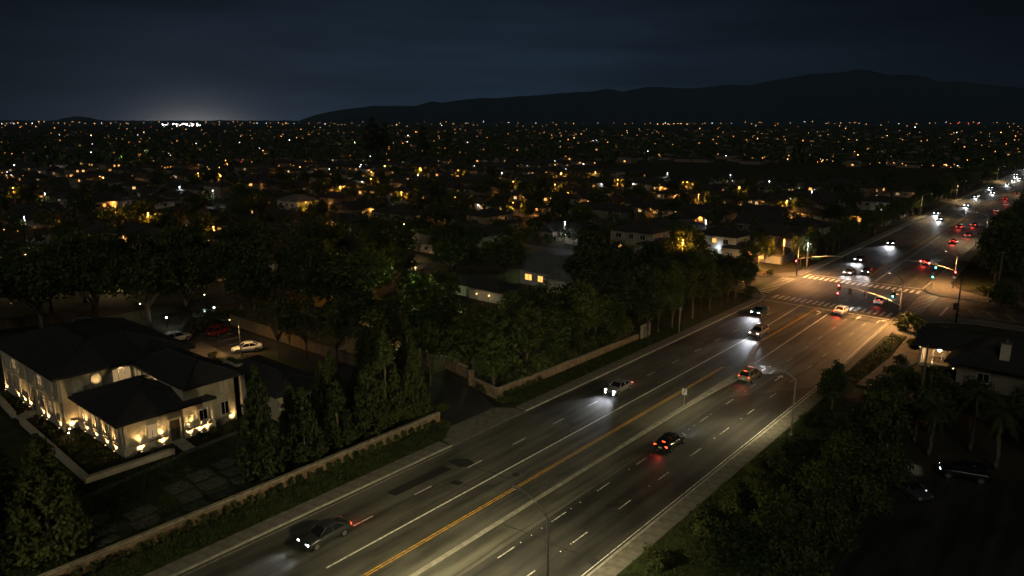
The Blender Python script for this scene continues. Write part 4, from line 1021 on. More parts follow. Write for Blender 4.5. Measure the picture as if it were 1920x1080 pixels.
# --- low front wing
LX0, LX1, LY0, LY1 = -90.3, -77.7, 28.0, 38.0
MB().box(((LX0 + LX1) / 2 + .05, (LY0 + LY1) / 2, 1.85), (LX1 - LX0 - .1, LY1 - LY0, 3.9)).build("wall", stucco, villa)
p = MB(); p.box(((LX0 + LX1) / 2, LY0 - .08, .45), (LX1 - LX0 + .1, .16, .95)); p.box((LX1 + .08, 30.2, .45), (.16, 4.7, .95)); p.box((LX1 + .08, 36.25, .45), (.16, 3.5, .95))
p.box(((LX0 + LX1) / 2, LY0 - .11, .95), (LX1 - LX0 + .2, .24, .08)); p.box((LX1 + .11, 30.2, .95), (.24, 4.75, .08)); p.box((LX1 + .11, 36.25, .95), (.24, 3.6, .08)); p.build("plinth", stone_trim, villa)
for y in (28.2, 33.95, 37.8): MB().box((LX1 + .05, y if y != 33.95 else 34.55, 2.0), (.14, .36, 3.6)).build("pilaster", stone_trim, villa)
for x in (-88.6, -86.0, -83.2, -80.6, -78.0): MB().box((x, LY0 - .06, 2.0), (.34, .15, 3.6)).build("pilaster", stone_trim, villa)
window(villa, LX1 + .05, 30.95, 1.3, 1.1, 1.55, E_, em_win_dim, 2, 1)
window(villa, LX1 + .05, 36.75, 1.5, 1.0, 1.3, E_, glass_dark, 2, 1)
for x in (-84.6, -81.9, -79.3): window(villa, x, LY0 - .05, 1.4, .8, 1.5, 0, (curtain, glass_dark, curtain)[int(x * 10) % 3], 1, 2)
d = MB(); d.box((LX1 + .07, 32.75, 1.4), (.14, .2, 2.8)); d.box((LX1 + .07, 34.05, 1.4), (.14, .2, 2.8)); d.box((LX1 + .07, 33.4, 2.72), (.14, 1.1, .16)); dd = d.build("door", stone_trim, villa)
lf = MB().box((LX1 + .03, 33.4, 1.32), (.08, 1.08, 2.6)).build("door_leaf", wood, dd)
MB().tube([(LX1 + .1, 33.0, 1.2), (LX1 + .1, 33.0, 1.5)], .03, 6).build("handle", metal_dark, villa)
hip_roof(villa, LX0 - .4, LX1 + .45, LY0 - .85, LY1 + .3, 3.92, 2.15, roof_dark)
# --- two storey wing behind it
MB().box((-84.1, 37.9, 3.0), (12.0, 6.2, 6.2)).build("wall", stucco, villa)
window(villa, -78.05, 39.7, 4.0, 1.2, 1.3, E_, curtain, 2, 1)
window(villa, -78.05, 39.6, 1.2, 1.0, 1.6, E_, glass_dark, 2, 1)
for x in (-88.9, -87.2): window(villa, x, 34.75, 4.4, 1.1, 1.1, 0, em_win_dim, 2, 1)
window(villa, -84.6, 34.75, 4.5, .8, 1.0, 0, em_win2, 1, 1)
hip_roof(villa, -90.6, -76.4, 34.2, 41.4, 6.2, 1.7, roof_dark)
# --- long single storey wing to the right with a roof garden opening
MB().box((-81.2, 47.0, 1.6), (15.2, 6.4, 3.4)).build("wall", stucco, villa)
for y in (45.3, 48.3): window(villa, -73.6 + .05, y, 1.1, 1.3, 1.3, E_, glass_dark, 2, 1)
hip_roof(villa, -89.2, -73.0, 43.3, 50.8, 3.45, 1.15, roof_dark)
pl = MB(); pl.box((-86.6, 45.6, 4.05), (3.6, .9, .5)).build("roof_planter", stone_trim, villa)
pf = inst(plant_me[0], "planting", villa, (-86.6, 45.6, 4.25), 0, (3.6, 1.0, .8))
MB().box((-77.3, 41.6, 3.0), (.5, .5, 6.0)).build("column", stone_trim, villa); MB().box((-76.9, 42.6, 3.0), (.5, 1.6, .3)).build("beam", stone_trim, villa)
# fixed wall lamp between the arched windows: up and down beam
wl_ = MB().box((XE + .16, 30.35, 4.0), (.14, .2, .3)).build("wall_lamp", metal_dark, villa)
MB().box((XE + .17, 30.35, 3.82), (.1, .14, .05)).build("lens", em_upl, wl_)
lamp('wall_lamp_up', 'SPOT', villa, (XE + .55, 30.35, 4.3), 80, WARM, (-.35, 0, 1), .06, 75, .7)
lamp('eave_lamp', 'SPOT', villa, (XE + .5, 33.0, 6.2), 60, WARM, (-.3, .3, -1), .06, 110, .9)
lamp('eave_lamp', 'SPOT', villa, (-85.5, 34.2, 6.0), 50, WARM, (0, .3, -1), .06, 110, .9)
# --- uplights: each a small bullet fixture at the foot of the wall
n_up = [0]
def uplight(x, y, z, nx, ny, e, label):
    t = thing("uplight", label, "uplight", (x + nx * .26, y + ny * .26, z), atan2(ny, nx), "warm uplights along the villa walls")
    MB().tube([(0, 0, -.02), (0, 0, .12)], .05, 8).build("stake", metal_dark, t)
    hd = MB().tube([(0, 0, .1), (-.03, 0, .24)], [.07, .1], 10).build("housing", metal_dark, t)
    MB().disc((-.03, 0, .245), .085, (-.1, 0, 1), 10, .012).build("lens", em_upl, hd)
    lamp('uplight_beam', 'SPOT', t, (-.02, 0, .3), e, (1.0, .60, .22), (-.2, 0, 1), .06, 112, 1.0)
UE = 190
for i, y in enumerate((29.5, 31.9, 34.95, 36.2, 36.95)):
    uplight(LX1 + .16, y, .04, 1, 0, UE, f"uplight in the bed below the front wing's road side, {ordinal(i)} from its left corner")
for i, y in enumerate((29.5, 31.9, 34.95, 36.3, 37.1)):
    uplight(LX1 + .0, y, .99, 1, 0, UE * .7, f"small uplight on the plinth ledge facing the road, {ordinal(i)} from the left corner")
for i, x in enumerate((-87.6, -84.9, -82.0, -79.7)):
    uplight(x, LY0 - .16, .04, 0, -1, UE, f"uplight at the foot of the front wing's garden side, {ordinal(i)} from the left")
for i, x in enumerate((-88.0, -85.3, -82.6, -80.0)):
    uplight(x, LY0, .99, 0, -1, UE * .5, f"small uplight on the garden side plinth ledge, {ordinal(i)} from the left")
for i, x in enumerate((-110.2, -105.6, -103.2, -101.0, -96.6, -94.9, -91.0)):
    uplight(x, YS - .12, .04, 0, -1, UE * 1.1, f"uplight along the far left facade of the villa, {ordinal(i)} from the left")
uplight(XE + .12, 27.2, .04, 1, 0, UE, "uplight in the corner where the villa's main block meets the front wing")
uplight(-78.1, 40.4, .04, 1, 0, UE * 1.2, "uplight beside the column right of the front wing")
uplight(-73.6, 47.6, .04, 1, 0, UE * .7, "uplight half hidden behind trees at the right end of the villa")
def path_light(x, y, h, e, label):
    t = thing("path_light", label, "garden lamp", (x, y, 0), 0, "garden lamps in the villa's front bed")
    MB().tube([(0, 0, 0), (0, 0, h)], .03, 6).build("post", metal_dark, t); MB().ball((0, 0, h + .08), .1).build("globe", em_garden, t)
    MB().tube([(0, 0, h + .18), (0, 0, h + .24)], [.16, .04], 10).build("shade", metal_dark, t); lamp("globe_light", "POINT", t, (0, 0, h + .08), e, WARM, None, .1)
path_light(-87.0, 25.9, 1.3, 24, "tall garden lamp on a thin post in front of the villa corner")
path_light(-88.6, 26.2, .25, 24, "low garden lamp right at the villa's inner corner")
# --- low garden wall with capping blocks, steps
def garden_wall(label, pts, h, th):
    t = thing("garden_wall", label, "wall", (0, 0, 0), 0, "low walls round the villa's front bed")
    for a, b in zip(pts[:-1], pts[1:]):
        a, b = Vector(a), Vector(b); L = (b - a).length; an = atan2((b-a).y, (b-a).x); c = (a + b) / 2
        MB().box((0, 0, h/2 - .1), (L + th - .02, th - .06, h + .2)).build("wall_core", stone_trim, t, (c.x, c.y, 0), an)
        k = int(L / 1.0); cm = MB().box((0, 0, 0), (L / k - .025, th + .05, .09)).mesh("cap_stone", stone_trim)
        for i in range(k): q = a.lerp(b, (i + .5) / k); inst(cm, "cap_stone", t, (q.x, q.y, h + .035 + R.uniform(-.008, .008)), an + R.uniform(-.008, .008))
garden_wall("low stone garden wall left of the villa's side steps", [(-109, 24.6), (-99.6, 23.9)], .5, .55)
garden_wall("low stone garden wall bending round the villa's front bed", [(-96.4, 23.9), (-75.1, 23.2), (-74.95, 31.6)], .5, .55)
def steps(label, x, y, rz, n, w, dep):
    t = thing("garden_steps", label, "steps", (x, y, 0), rz)
    for i in range(n): MB().box((0, dep * (i + .5), .03 + .07 * (n - 1 - i)), (w, dep - .04, .14)).build("step_slab", stone_trim, t)
steps("pale stone steps leading to the villa's left side door", -98.0 - .6, 26.2, pi, 3, 2.0, .75)
steps("pale stone slabs from the front door down to the path", -77.4, 33.4, -E_, 4, 1.25, .7)
for i, (x, y, s) in enumerate(((-76.6, 28.9, 1), (-76.8, 30.6, .8), (-76.6, 35.6, 1.1), (-76.5, 37.2, 1.2), (-80.1, 26.9, .9), (-82.5, 26.7, 1), (-85.6, 26.6, .9), (-92.6, 25.4, 1.1), (-94.4, 25.3, 1.0), (-97.0, 25.6, .8), (-101.8, 25.3, 1.1), (-104.4, 25.5, 1.3), (-106.9, 25.3, 1.1), (-75.9, 31.0, .8), (-79.0, 24.4, .9), (-83.2, 24.8, 1.1), (-87.4, 24.4, .8), (-90.2, 25.0, .9))):
    t = thing("bedding_plant", f"leafy bedding plant lit by uplights, {ordinal(i)} planted around the villa bed" if False else
              ("leafy plant below the front wing window", "small plant left of the front door slabs", "leafy plant right of the front door slabs", "plant by the right end of the front wing", "plant at the front wing corner in the bed", "plant along the garden side of the front wing", "plant near the villa's inner corner",
               "plant below the left facade near the corner", "plant just left of the villa corner in the bed", "small plant right of the side steps", "plant left of the side steps", "bushy plant under the left facade", "plant near the left end of the villa bed", "small plant by the bend of the garden wall", "ground plant in the bed near the wall's front corner", "ground plant in the middle of the front bed", "small ground plant below the garden lamp", "ground plant below the villa's inner corner")[i], "plant", (x, y, .03), R.uniform(0, 6), "plants in the villa's front bed", (s, s, s * R.uniform(.8, 1.2)))
    inst(plant_me[i % 3], "foliage", t)
# flagstones sunk in the dark lawn
terr = struct(thing("flagstone_terrace", None, None))
for (x, y, w, d_, a) in ((-66.5, 18.3, 1.5, 1.5, .1), (-66.6, 20.8, 1.9, 2.3, .05), (-64.4, 20.6, 1.8, 2.2, -.05), (-64.9, 24.0, 1.7, 2.6, .1), (-62.8, 23.6, 1.6, 2.4, 0), (-66.9, 28.4, 2.3, 2.2, .06), (-64.4, 28.3, 2.1, 2.1, -.04), (-62.2, 28.0, 1.6, 2.2, .03), (-67.6, 31.2, 2.2, 2.5, 0), (-65.1, 31.0, 2.1, 2.6, .05), (-62.7, 30.8, 1.9, 2.5, -.03), (-68.2, 34.0, 2.0, 2.3, .08), (-65.9, 33.8, 2.0, 2.2, .02), (-63.6, 33.6, 2.0, 2.3, 0), (-62.4, 20.2, 1.2, 1.8, .1), (-61.6, 25.6, 1.2, 1.5, 0)):
    pts = [(sx * w/2 * R.uniform(.85, 1), sy * d_/2 * R.uniform(.85, 1)) for sx, sy in ((-1, -1), (0, -1.08), (1, -1), (1.06, 0), (1, 1), (0, 1.06), (-1, 1), (-1.05, 0))]
    MB().prism(pts, -.05, .05).build("flagstone", flag_mat, terr, (x, y, .1), a)

# ------------------------------------------------------------------ street lamps and signals of the avenue
LE = 2850
ROADC = (1.0, .85, .46)
street_lamp(-27.3, 36.0, 8.6, 2.5, 9.75, "street lamp with curved arm at the bottom of the picture", LE * 2.2, ROADC, aim=(-1.0, .8, -1))
street_lamp(-25.7, 79.5, 6.9, 2.6, 7.75, "street lamp with curved arm beside the turn lane arrows", LE * .9, ROADC, aim=(-1.4, .0, -1))
street_lamp(-27.3, -8.0, 8.6, 2.5, 9.75, "street lamp on the right pavement just outside the bottom edge", LE * .9, ROADC, aim=(-.7, .6, -1))
street_lamp(-54.8, 2.0, 8.6, 2.5, 9.75, "street lamp on the left pavement just outside the bottom edge", LE * .6, ROADC, 1, aim=(.6, .9, -1))
street_lamp(-55.9, 60.6, 8.2, 2.4, 9.3, "street lamp at the left pavement by the driveway, hidden among the dark trees" if False else "slim street lamp at the driveway mouth on the left pavement", LE * .001, ROADC, 1, lit=False) if False else None
street_lamp(-58.9, 304.0, 8.2, 2.6, 9.0, "street lamp on the left pavement well past the junction", LE * .8, (1, .68, .34), 1)
street_lamp(north_l(250) + 26.0, 250, 8.2, 2.6, 9.0, "street lamp among the dark trees right of the avenue past the junction", LE, (1, .7, .38))
for i, (y, s) in enumerate(((380, 1), (430, -1), (520, 1), (600, -1))):
    street_lamp(north_l(y) - 1.2 if s > 0 else north_l(y) + 26, y, 8.2, 2.6, 9.0, f"distant street lamp, {ordinal(i)} beyond the junction towards the horizon", LE * 1.2, (1, .66, .3), s)
def mast(label, x, y, h, arm_pts, lum, heads, lum_e, name="traffic_signal", dirx=-1, extra=None, aim=None):
    t = thing(name, label, "traffic light", (x, y, .12), 0, "traffic signals with mast arms at the junction")
    MB().tube([(0, 0, 0), (0, 0, .3)], .24, 10).build("base", metal_pole, t)
    MB().tube([(0, 0, .1), (0, 0, h * .5), (0, 0, h)], [.15, .125, .09], 10).build("pole", metal_pole, t)
    MB().tube([(px - x, 0, z) for px, z in arm_pts], [.11 - .05 * i / len(arm_pts) for i in range(len(arm_pts))], 8).build("mast_arm", metal_pole, t)
    if lum:
        lx, lz = lum[0] - x, lum[1]
        a = MB().tube([(0, 0, h - .1), (lx * .4, 0, h + (lz - h) * .65), (lx, 0, lz)], [.06, .05, .04], 6).build("luminaire_arm", metal_pole, t)
        MB().box((lx - .25 * (1 if lx > 0 else -1) * -1, 0, lz), (.7, .28, .14), taper=.7).build("lamp_head", metal_pole, a)
        MB().disc((lx + .25 * (1 if lx > 0 else -1), 0, lz - .075), .12, (0, 0, -1), 10, .04).build("lens", em_street, a)
        lamp('junction_light', 'SPOT', t, (lx + .25 * (1 if lx > 0 else -1), 0, lz - .2), lum_e, (1.0, .48, .16), aim or (.12 if lx > 0 else -.12, 0, -1), .2, 160 if not aim else 140, .7)
    for (hx, hz, on) in heads: signal_head(t, (hx - x, -.16, hz), on)
    if extra: extra(t)
    return t
JE = 4300
def ext_r(t):
    signal_head(t, (-1.3, -.05, 5.4), 'green'); MB().tube([(0, 0, 5.5), (-1.3, 0, 5.5)], .03, 6).build("bracket", metal_pole, t)
    MB().box((.05, -.25, 2.6), (.4, .25, .45)).build("pedestrian_signal", plastic_black, t)
    o = MB().box((0, 0, 0), (.3, .2, .7)).build("signal_head", plastic_black, t, (-10.45, -.1, 4.05)); MB().tube([(0, 0, .3), (0, 0, 1.4)], .025, 5).build("drop_pipe", metal_pole, o)
    MB().disc((0, -.11, .18), .1, (0, -1, 0), 10, .03).build("signal_lamp", em_red, o)
mast("signal mast with long curved arm at the near right corner beside the round bush", -27.9, 137.4, 7.9, [(-27.9, 3.6), (-29.8, 4.3), (-32.4, 4.95), (-35.6, 5.45), (-38.2, 5.5)], (-29.95, 9.1),
     [(-38.25, 5.4, 'red'), (-36.3, 4.9, None), (-33.7, 4.7, None)], JE * 2.1, extra=ext_r, aim=(-.35, -.6, -1))
def ext_ne(t): signal_head(t, (.1, -.2, 3.2), 'red'); MB().box((0, -.12, 2.3), (.6, .05, .35)).build("sign_plate", sign_white, t)
mast("signal mast at the far right corner with red and green lights", -26.3, 177.2, 6.9, [(-26.3, 3.7), (-28.2, 4.2), (-30.3, 4.6), (-33.0, 4.85), (-36.0, 4.95)], (-28.3, 7.8),
     [(-33.0, 4.75, 'red'), (-31.4, 4.5, 'red'), (-30.0, 4.35, 'green')], JE * 1.15, extra=ext_ne)
def ext_nw(t):
    MB().box((3.9, -.08, 4.35), (2.4, .05, .42)).build("street_name_sign", sign_green, t)
    signal_head(t, (-.25, -.2, 3.0), 'red')
mast("signal mast at the far left corner, street name sign on its arm", -56.8, 169.3, 7.05, [(-56.8, 3.8), (-53.1, 4.65), (-50.6, 5.15), (-48.2, 5.4), (-46.5, 5.4)], (-54.5, 7.6), [(-46.6, 5.1, None)], JE * 1.25, extra=ext_nw)
# plain tall pole with a dark cabinet at the near right corner, pedestrian posts
t = thing("utility_pole", "tall dark pole with a square box on the right pavement of the side street", "pole", (-20.5, 145.7, .1))
MB().tube([(0, 0, 0), (0, 0, 9.0)], [.14, .09], 10).build("pole", metal_dark, t); MB().box((-.25, -.1, 3.0), (.9, .3, 1.2)).build("cabinet", plastic_black, t); MB().tube([(0, 0, 8.8), (-1.2, 0, 9.3)], .04, 6).build("arm", metal_dark, t)
def ped_post(x, y, label, on='green'):
    t = thing("pedestrian_post", label, "traffic light", (x, y, .12), 0, "pedestrian signal posts at the junction")
    MB().tube([(0, 0, 0), (0, 0, 2.7)], .06, 8).build("post", metal_pole, t); MB().box((.1, -.1, 1.1), (.14, .1, .3)).build("push_button", metal_pole, t)
    signal_head(t, (0, -.05, 3.0), on)
ped_post(-29.6, 173.0, "signal post glowing green at the kerb of the far right corner")
ped_post(-58.0, 148.0 - 2.6, "signal post at the near left corner under the trees", None)
t = thing("utility_pole", "thin grey pole at the left kerb before the junction", "pole", (-55.1, 108.7, .1)); MB().tube([(0, 0, 0), (0, 0, 4.3)], .08, 8).build("pole", metal_pole, t); MB().box((0, 0, 4.2), (.3, .3, .25)).build("pole_cap", metal_pole, t)
t = thing("utility_pole", "tall grey pole behind the far left signal mast", "pole", (-57.9, 179.5, .1)); MB().tube([(0, 0, 0), (0, 0, 6.4)], [.16, .12], 8).build("pole", metal_pole, t); MB().box((0, 0, 6.1), (.5, .4, .5)).build("transformer", metal_pole, t)
t = thing("utility_pole", "tall grey pole in the trees at the right picture edge", "pole", (-18.0, 173.5, .05)); MB().tube([(0, 0, 0), (0, 0, 9.6)], [.16, .11], 8).build("pole", wood, t); MB().box((0, 0, 9.2), (1.6, .12, .12), .4).build("cross_arm", wood, t)
t = thing("utility_pole", "slim dark pole in front of the dark roofed house at right", "pole", (-15.6, 93.5, .05)); MB().tube([(0, 0, 0), (0, 0, 9.5)], [.14, .1], 8).build("pole", wood, t); MB().box((0, 0, 9.1), (1.4, .12, .12)).build("cross_arm", wood, t)
# keep-right sign on the median
t = thing("traffic_sign", "small white keep right sign on a post in the narrow median", "sign", (-38.95, 79.2, .16), .15)
MB().tube([(0, 0, 0), (0, 0, 1.9)], .035, 6).build("post", metal_pole, t)
sp = MB().box((0, -.05, 1.95), (.62, .03, .8)).build("sign_panel", sign_white, t)
sy = MB(); sy.box((.02, -.072, 2.05), (.1, .008, .3), ry=.5); sy.box((-.1, -.072, 1.8), (.12, .008, .16)); sy.add([(.06, -.073, 2.12), (.2, -.073, 2.2), (.06, -.073, 2.28)], [(0, 1, 2)]); sy.build("sign_symbol", plastic_black, sp)
t = thing("traffic_cone", "orange traffic cone on the far left corner of the junction", "cone", (-62.5, 164.2, .1)); MB().box((0, 0, .03), (.42, .42, .06)).build("base", plastic_black, t); MB().tube([(0, 0, .05), (0, 0, .85)], [.17, .03], 12).build("cone_body", cone_orange, t)

# ------------------------------------------------------------------ cars
G1 = "cars driving on the avenue"
make_car('sedan', 'charcoal', -48.55, 32.4, pi, "dark sedan with bright headlights nearest the viewer in the left lanes", 'on', group=G1, beam=.22)
make_car('sedan', 'silver', -48.25, 78.8, pi, "silver sedan lighting the road ahead just past the driveway", 'on', group=G1, fogs=True)
make_car('suv', 'tan', -44.3, 116.1, pi, "brown sport utility car with headlights on beside the median nose", 'on', group=G1)
make_car('sedan', 'blue', -49.7, 129.9, pi, "dark blue car with bluish headlights before the near left corner", 'on', group=G1, beam=.9)
make_car('sedan', 'silver', -47.8, 178.8, pi, "silver car waiting at the far crosswalk, left one of the pair", 'on', group=G1, beam=.4)
make_car('suv', 'charcoal', -44.7, 181.8, pi, "dark sport utility car at the far crosswalk, right one of the pair", 'on', group=G1, beam=.45)
make_car('sedan', 'grey', -50.7, 197.7, pi, "grey car coming third in line behind the far crosswalk", 'on', group=G1, beam=.9)
make_car('sedan', 'charcoal', -51.1, 231.0, pi, "lone car with headlights on a bit beyond the far crosswalk queue", 'on', group=G1, beam=1.5)
make_car('sedan', 'black', -34.9, 68.2, 0, "black sedan with red tail lights driving away in the right lanes", 'on', group=G1, third=True, beam=.35)
make_car('suv', 'tan', -36.8, 94.5, 0, "brown compact car with tail lights entering the turn lane", 'on', group=G1, third=True, roof_lights=True, beam=.8)
make_car('sedan', 'white', -38.2, 140.1, 0, "white car braking at the near crosswalk with a red glow behind it", 'on', True, group=G1, third=True, beam=.6)
make_car('sedan', 'white', -34.6, 152.9, 0, "white car crossing the middle of the junction", 'on', group=G1, third=True, beam=1.2)
make_car('sedan', 'red', -37.0, 204.0, 0, "red lit car just past the far crosswalk on the right side", 'on', True, group=G1, third=True)
make_car('sedan', 'red', -37.7, 245.0, 0, "dark red car with tail lights driving off past the junction", 'on', True, group=G1, third=True)
for i, (x, y, c, br) in enumerate(((-42.2, 281.1, 'red', True), (-39.5, 290.2, 'black', True), (-39.7, 342.4, 'white', False), (-39.8, 370.6, 'white', False), (-33.6, 318.7, 'white', False), (-42.6, 432, 'black', False), (-39.5, 470, 'silver', False), (-36.8, 262, 'black', True), (-43.4, 398, 'red', True), (-37.0, 405, 'white', False), (-44.6, 520, 'black', True), (-41.0, 560, 'silver', True), (-46.0, 600, 'red', True))):
    make_car('sedan', c, x, y, 0, f"far car driving away with tail lights, {ordinal(i)} nearest of those beyond the junction", 'on', br, group="far cars driving away up the avenue", detail=1)
for i, (x, y) in enumerate(((-52.0, 356.4), (-52.3, 429.3), (-53.6, 491.7), (-54.2, 521.3), (-57.4, 560), (-57.0, 610), (-61.4, 655.8), (-57.5, 690), (-62.2, 745), (-55.2, 402), (-57.6, 462), (-53.9, 545), (-60.0, 585), (-56.6, 630), (-63.4, 670), (-60.0, 720), (-59.5, 790), (-64.5, 830), (-61.5, 900), (-66, 960), (-63, 1040), (-51.5, 300), (-55.8, 318))):
    make_car('sedan', ('silver', 'charcoal', 'white')[i % 3], x, y, pi, f"far car coming down the avenue with headlights, {ordinal(i)} nearest of its line", 'on', group="far oncoming cars up the avenue", detail=1, beam=1.6)
G2 = "cars parked off the avenue"
make_car('suv', 'white', -115.2, 51.4, 0.05, "white estate car parked behind the villa roof in the lot", group=G2)
make_car('suv', 'red', -113.6, 58.0, 0.3, "dark red pickup sized car parked at the back of the lot", group=G2)
make_car('sedan', 'white', -101.7, 56.0, 2.7, "white sedan parked beside the lamp post in the lot", group=G2)
make_car('suv', 'silver', -89.0, 156.6, -E_ + .1, "pale car parked along the dim side street left of the junction", group=G2)
make_car('sedan', 'grey', -12.3, 73.6, -2.2, "grey car half hidden by shrubs in the dark yard at lower right", group=G2)
c = make_car('suv', 'black', -8.8, 80.6, E_ + .25, "black car with lit headlights in the dark yard at lower right", 'on', group=G2, beam=.16, tails=False)
make_car('sedan', 'silver', -137.0, 45.5, .15, "parked car glinting behind the garden wall at the far left", group=G2)
make_car('sedan', 'grey', -126.5, 62.0, .3, "grey car parked under the big trees behind the lot", group=G2)

# ------------------------------------------------------------------ near trees
row = 0
RT = "street trees along the left pavement"
yy = 66.5; i = 0
while yy < 141:
    x = -60.6 if yy < 100 else -57.6
    x += R.uniform(-.4, .4)
    plant_tree('street' if i % 4 else 'column', x - (1.2 if i % 2 and yy < 100 else 0), yy + 1.5, R.uniform(.8, 1.3), R.uniform(.85, 1.35), f"leafy tree behind the left pavement, {ordinal(i)} counting from the dark driveway to the junction", RT, name="street_tree")
    yy += R.uniform(2.9, 3.9) if yy < 100 else R.uniform(3.4, 4.4); i += 1
for j, (x, y, s, sz) in enumerate(((-63.8, 72, 1.1, 1.1), (-64.5, 78, 1.1, 1.2), (-65, 84.5, 1.2, 1.3), (-64.2, 91, 1.1, 1.2), (-65.4, 97, 1.2, 1.3), (-63.4, 104, 1.0, 1.2), (-64.3, 111, 1.1, 1.2), (-63, 118, 1.1, 1.2), (-64, 126, 1.1, 1.2), (-63.5, 134, 1.1, 1.15), (-69, 75, 1.1, 1.1), (-70, 84, .75, .75), (-71, 93, .7, .7), (-70, 103, 1.1, 1.1), (-70, 118, 1.1, 1.1), (-70, 128, 1.1, 1.0), (-72, 138, 1.1, 1.0))):
    plant_tree('street' if j % 3 else 'round', x, y, s, sz, f"dark tree in the second rank behind the left pavement trees, {ordinal(j)} from the driveway", "second rank of trees left of the avenue", name="garden_tree")
for j, (x, y, s, sz) in enumerate(((-62.4, 34.9, 1.05, 1.45), (-62.4, 39.9, .95, 1.0), (-62.5, 44.3, .92, .95), (-62.4, 48.4, 1.0, 1.1), (-63.6, 52.0, 1.1, 1.4), (-62.3, 55.2, .95, 1.1), (-68.0, 46.2, .9, 1.0), (-67.8, 54.2, 1.1, 1.3), (-71.5, 50.0, .85, .95), (-67.2, 41.6, .8, .85), (-72.2, 56.0, 1.0, 1.2), (-69.0, 60.2, 1.0, 1.25))):
    plant_tree('conifer', x, y, s, sz, f"dense rounded conifer behind the long brick wall, {ordinal(j)} from the left" if j < 6 else ("conifer standing behind the wall row, nearest the villa wing", "taller conifer by the driveway behind the wall row", "small conifer in front of the villa's right wing", "conifer between the wall row and the villa's front wing", "conifer left of the driveway, set back from the wall", "conifer at the inner bend of the driveway")[j - 6], "conifers behind the long brick wall")
for j, (x, y, s, sz) in enumerate(((-64.2, 16.6, 1.35, 1.3), (-67.6, 14.6, 1.2, 1.1), (-65.0, 11.5, 1.2, 1.2), (-71.2, 18.4, 1.0, .95), (-69.5, 12, 1.2, 1.2))):
    plant_tree('conifer', x, y, s, sz, ("big dark conifer in the lower left corner", "dark conifer left of the big corner conifer", "dark conifer at the very bottom left edge", "smaller conifer beside the garden path end", "dark conifer at the left edge below the villa bed")[j], "conifers in the lower left corner")
for j, (x, y, s) in enumerate(((-138.9, 39.4, 1.05), (-137.2, 47.8, 1.0), (-128.3, 52.8, 1.1), (-128.7, 59.8, 1.0), (-126.3, 69.1, 1.1), (-140, 30, 1.1), (-117, 66.5, .85), (-146, 58, 1.1), (-150, 70, 1.1), (-138, 76, 1.1), (-126, 84, 1.0), (-148, 44, 1.0), (-155, 52, 1.1), (-114, 76, .9))):
    plant_tree('spread', x, y, s, s * 1.0, f"tall spreading tree with forked trunk behind the villa and lot, {ordinal(j)} planted from the left front" if False else
               ("spreading tree behind the left end of the villa roof", "forked tree behind the middle of the villa roof", "spreading tree right behind the villa roof peak", "forked pale trunk tree behind the parked estate car", "spreading tree behind the red parked car", "spreading tree at the left edge behind the villa", "spreading tree behind the lot fence", "broad tree in the second rank left of centre behind the villa", "broad tree further back behind the villa", "broad tree beyond the lot's street", "broad tree between the lot and the amber lit tree", "broad dark tree behind the leftmost villa trees", "broad dark tree far left behind the villa", "dark tree behind the lot fence by the amber lit tree")[j], "spreading trees behind the villa")
for j, (x, y, s) in enumerate(((-94.3, 57.0, 1.0), (-91.0, 59.6, .95), (-96.5, 60.3, .6), (-84.0, 60.0, .95), (-76, 60.5, 1.0))):
    plant_tree('airy', x, y, s, s * 1.05, ("slender tree with pale trunk on the lit lawn, left one", "slender tree with forked pale trunk by the lot fence", "small sapling beside the slender lawn trees", "airy dark tree behind the villa's right wing", "airy dark tree beside the driveway end")[j], "slender trees on the lit lawn")
bt = thing("bare_tree", "tall bare tree with thin grey branches beside the driveway", "tree", (-77.3, 66.6, 0)); inst(bare_tree(5).copy(), "branches", bt)
bt2 = thing("bare_tree", "small bare tree with low drooping branches over the driveway", "tree", (-68.6, 63.8, 0), 1.0, None, (.8, .8, .5)); inst(bare_tree(9), "branches", bt2)
k = 0
for (x, y, s, kd) in ((-83, 70, 1.0, 'round'), (-88, 74, 1.0, 'round'), (-80, 77, 1.1, 'round'), (-95, 72, 1.1, 'round'), (-102, 74, 1.1, 'spread'), (-92, 84, 1.1, 'round'), (-76, 92, 1.0, 'round'), (-74, 110, 1.0, 'round'), (-108, 84, .95, 'spread'), (-115, 98, .8, 'spread'), (-123, 104, .9, 'spread'),
                   (-104, 120, .9, 'spread'), (-112, 112, .9, 'spread'), (-122, 122, .9, 'spread'), (-82.5, 121.5, 1.2, 'round'), (-77, 124, 1.1, 'column'), (-77, 117.5, 1.2, 'column'), (-86, 138, 1.1, 'round'), (-78, 140, 1.1, 'round'), (-96, 142, 1.1, 'round'), (-132, 110, 1.0, 'spread'), (-140, 96, 1.0, 'spread'), (-150, 104, 1.0, 'spread'), (-146, 118, .9, 'spread'), (-160, 92, 1.0, 'spread'), (-165, 76, 1.0, 'spread'), (-120, 90, .7, 'round'), (-90, 66, .9, 'round'), (-72, 62.6, .5, 'airy'), (-68.4, 70.6, .85, 'round')):
    p = in_view(x, y, 5)
    plant_tree(kd, x, y, s * R.uniform(.9, 1.1), s * R.uniform(.9, 1.1), "dark leafy tree in the block of gardens between villa, avenue and side street", "dark garden trees between villa and side street", name="garden_tree"); k += 1
for j in range(15):
    y = 69.5 + j * 2.15; t = thing("hedge_bush", f"dense dark bush under the pavement trees behind the sloping wall, {ordinal(j)} from the driveway", "bush", (-60.3 + R.uniform(-.5, .3), y + R.uniform(-.4, .4), .03), R.uniform(0, 6), "bushes behind the sloping brick wall", (R.uniform(1.3, 1.9), R.uniform(1.3, 1.9), R.uniform(1.3, 2.3)))
    inst(bush_me[j % 4], "foliage", t)
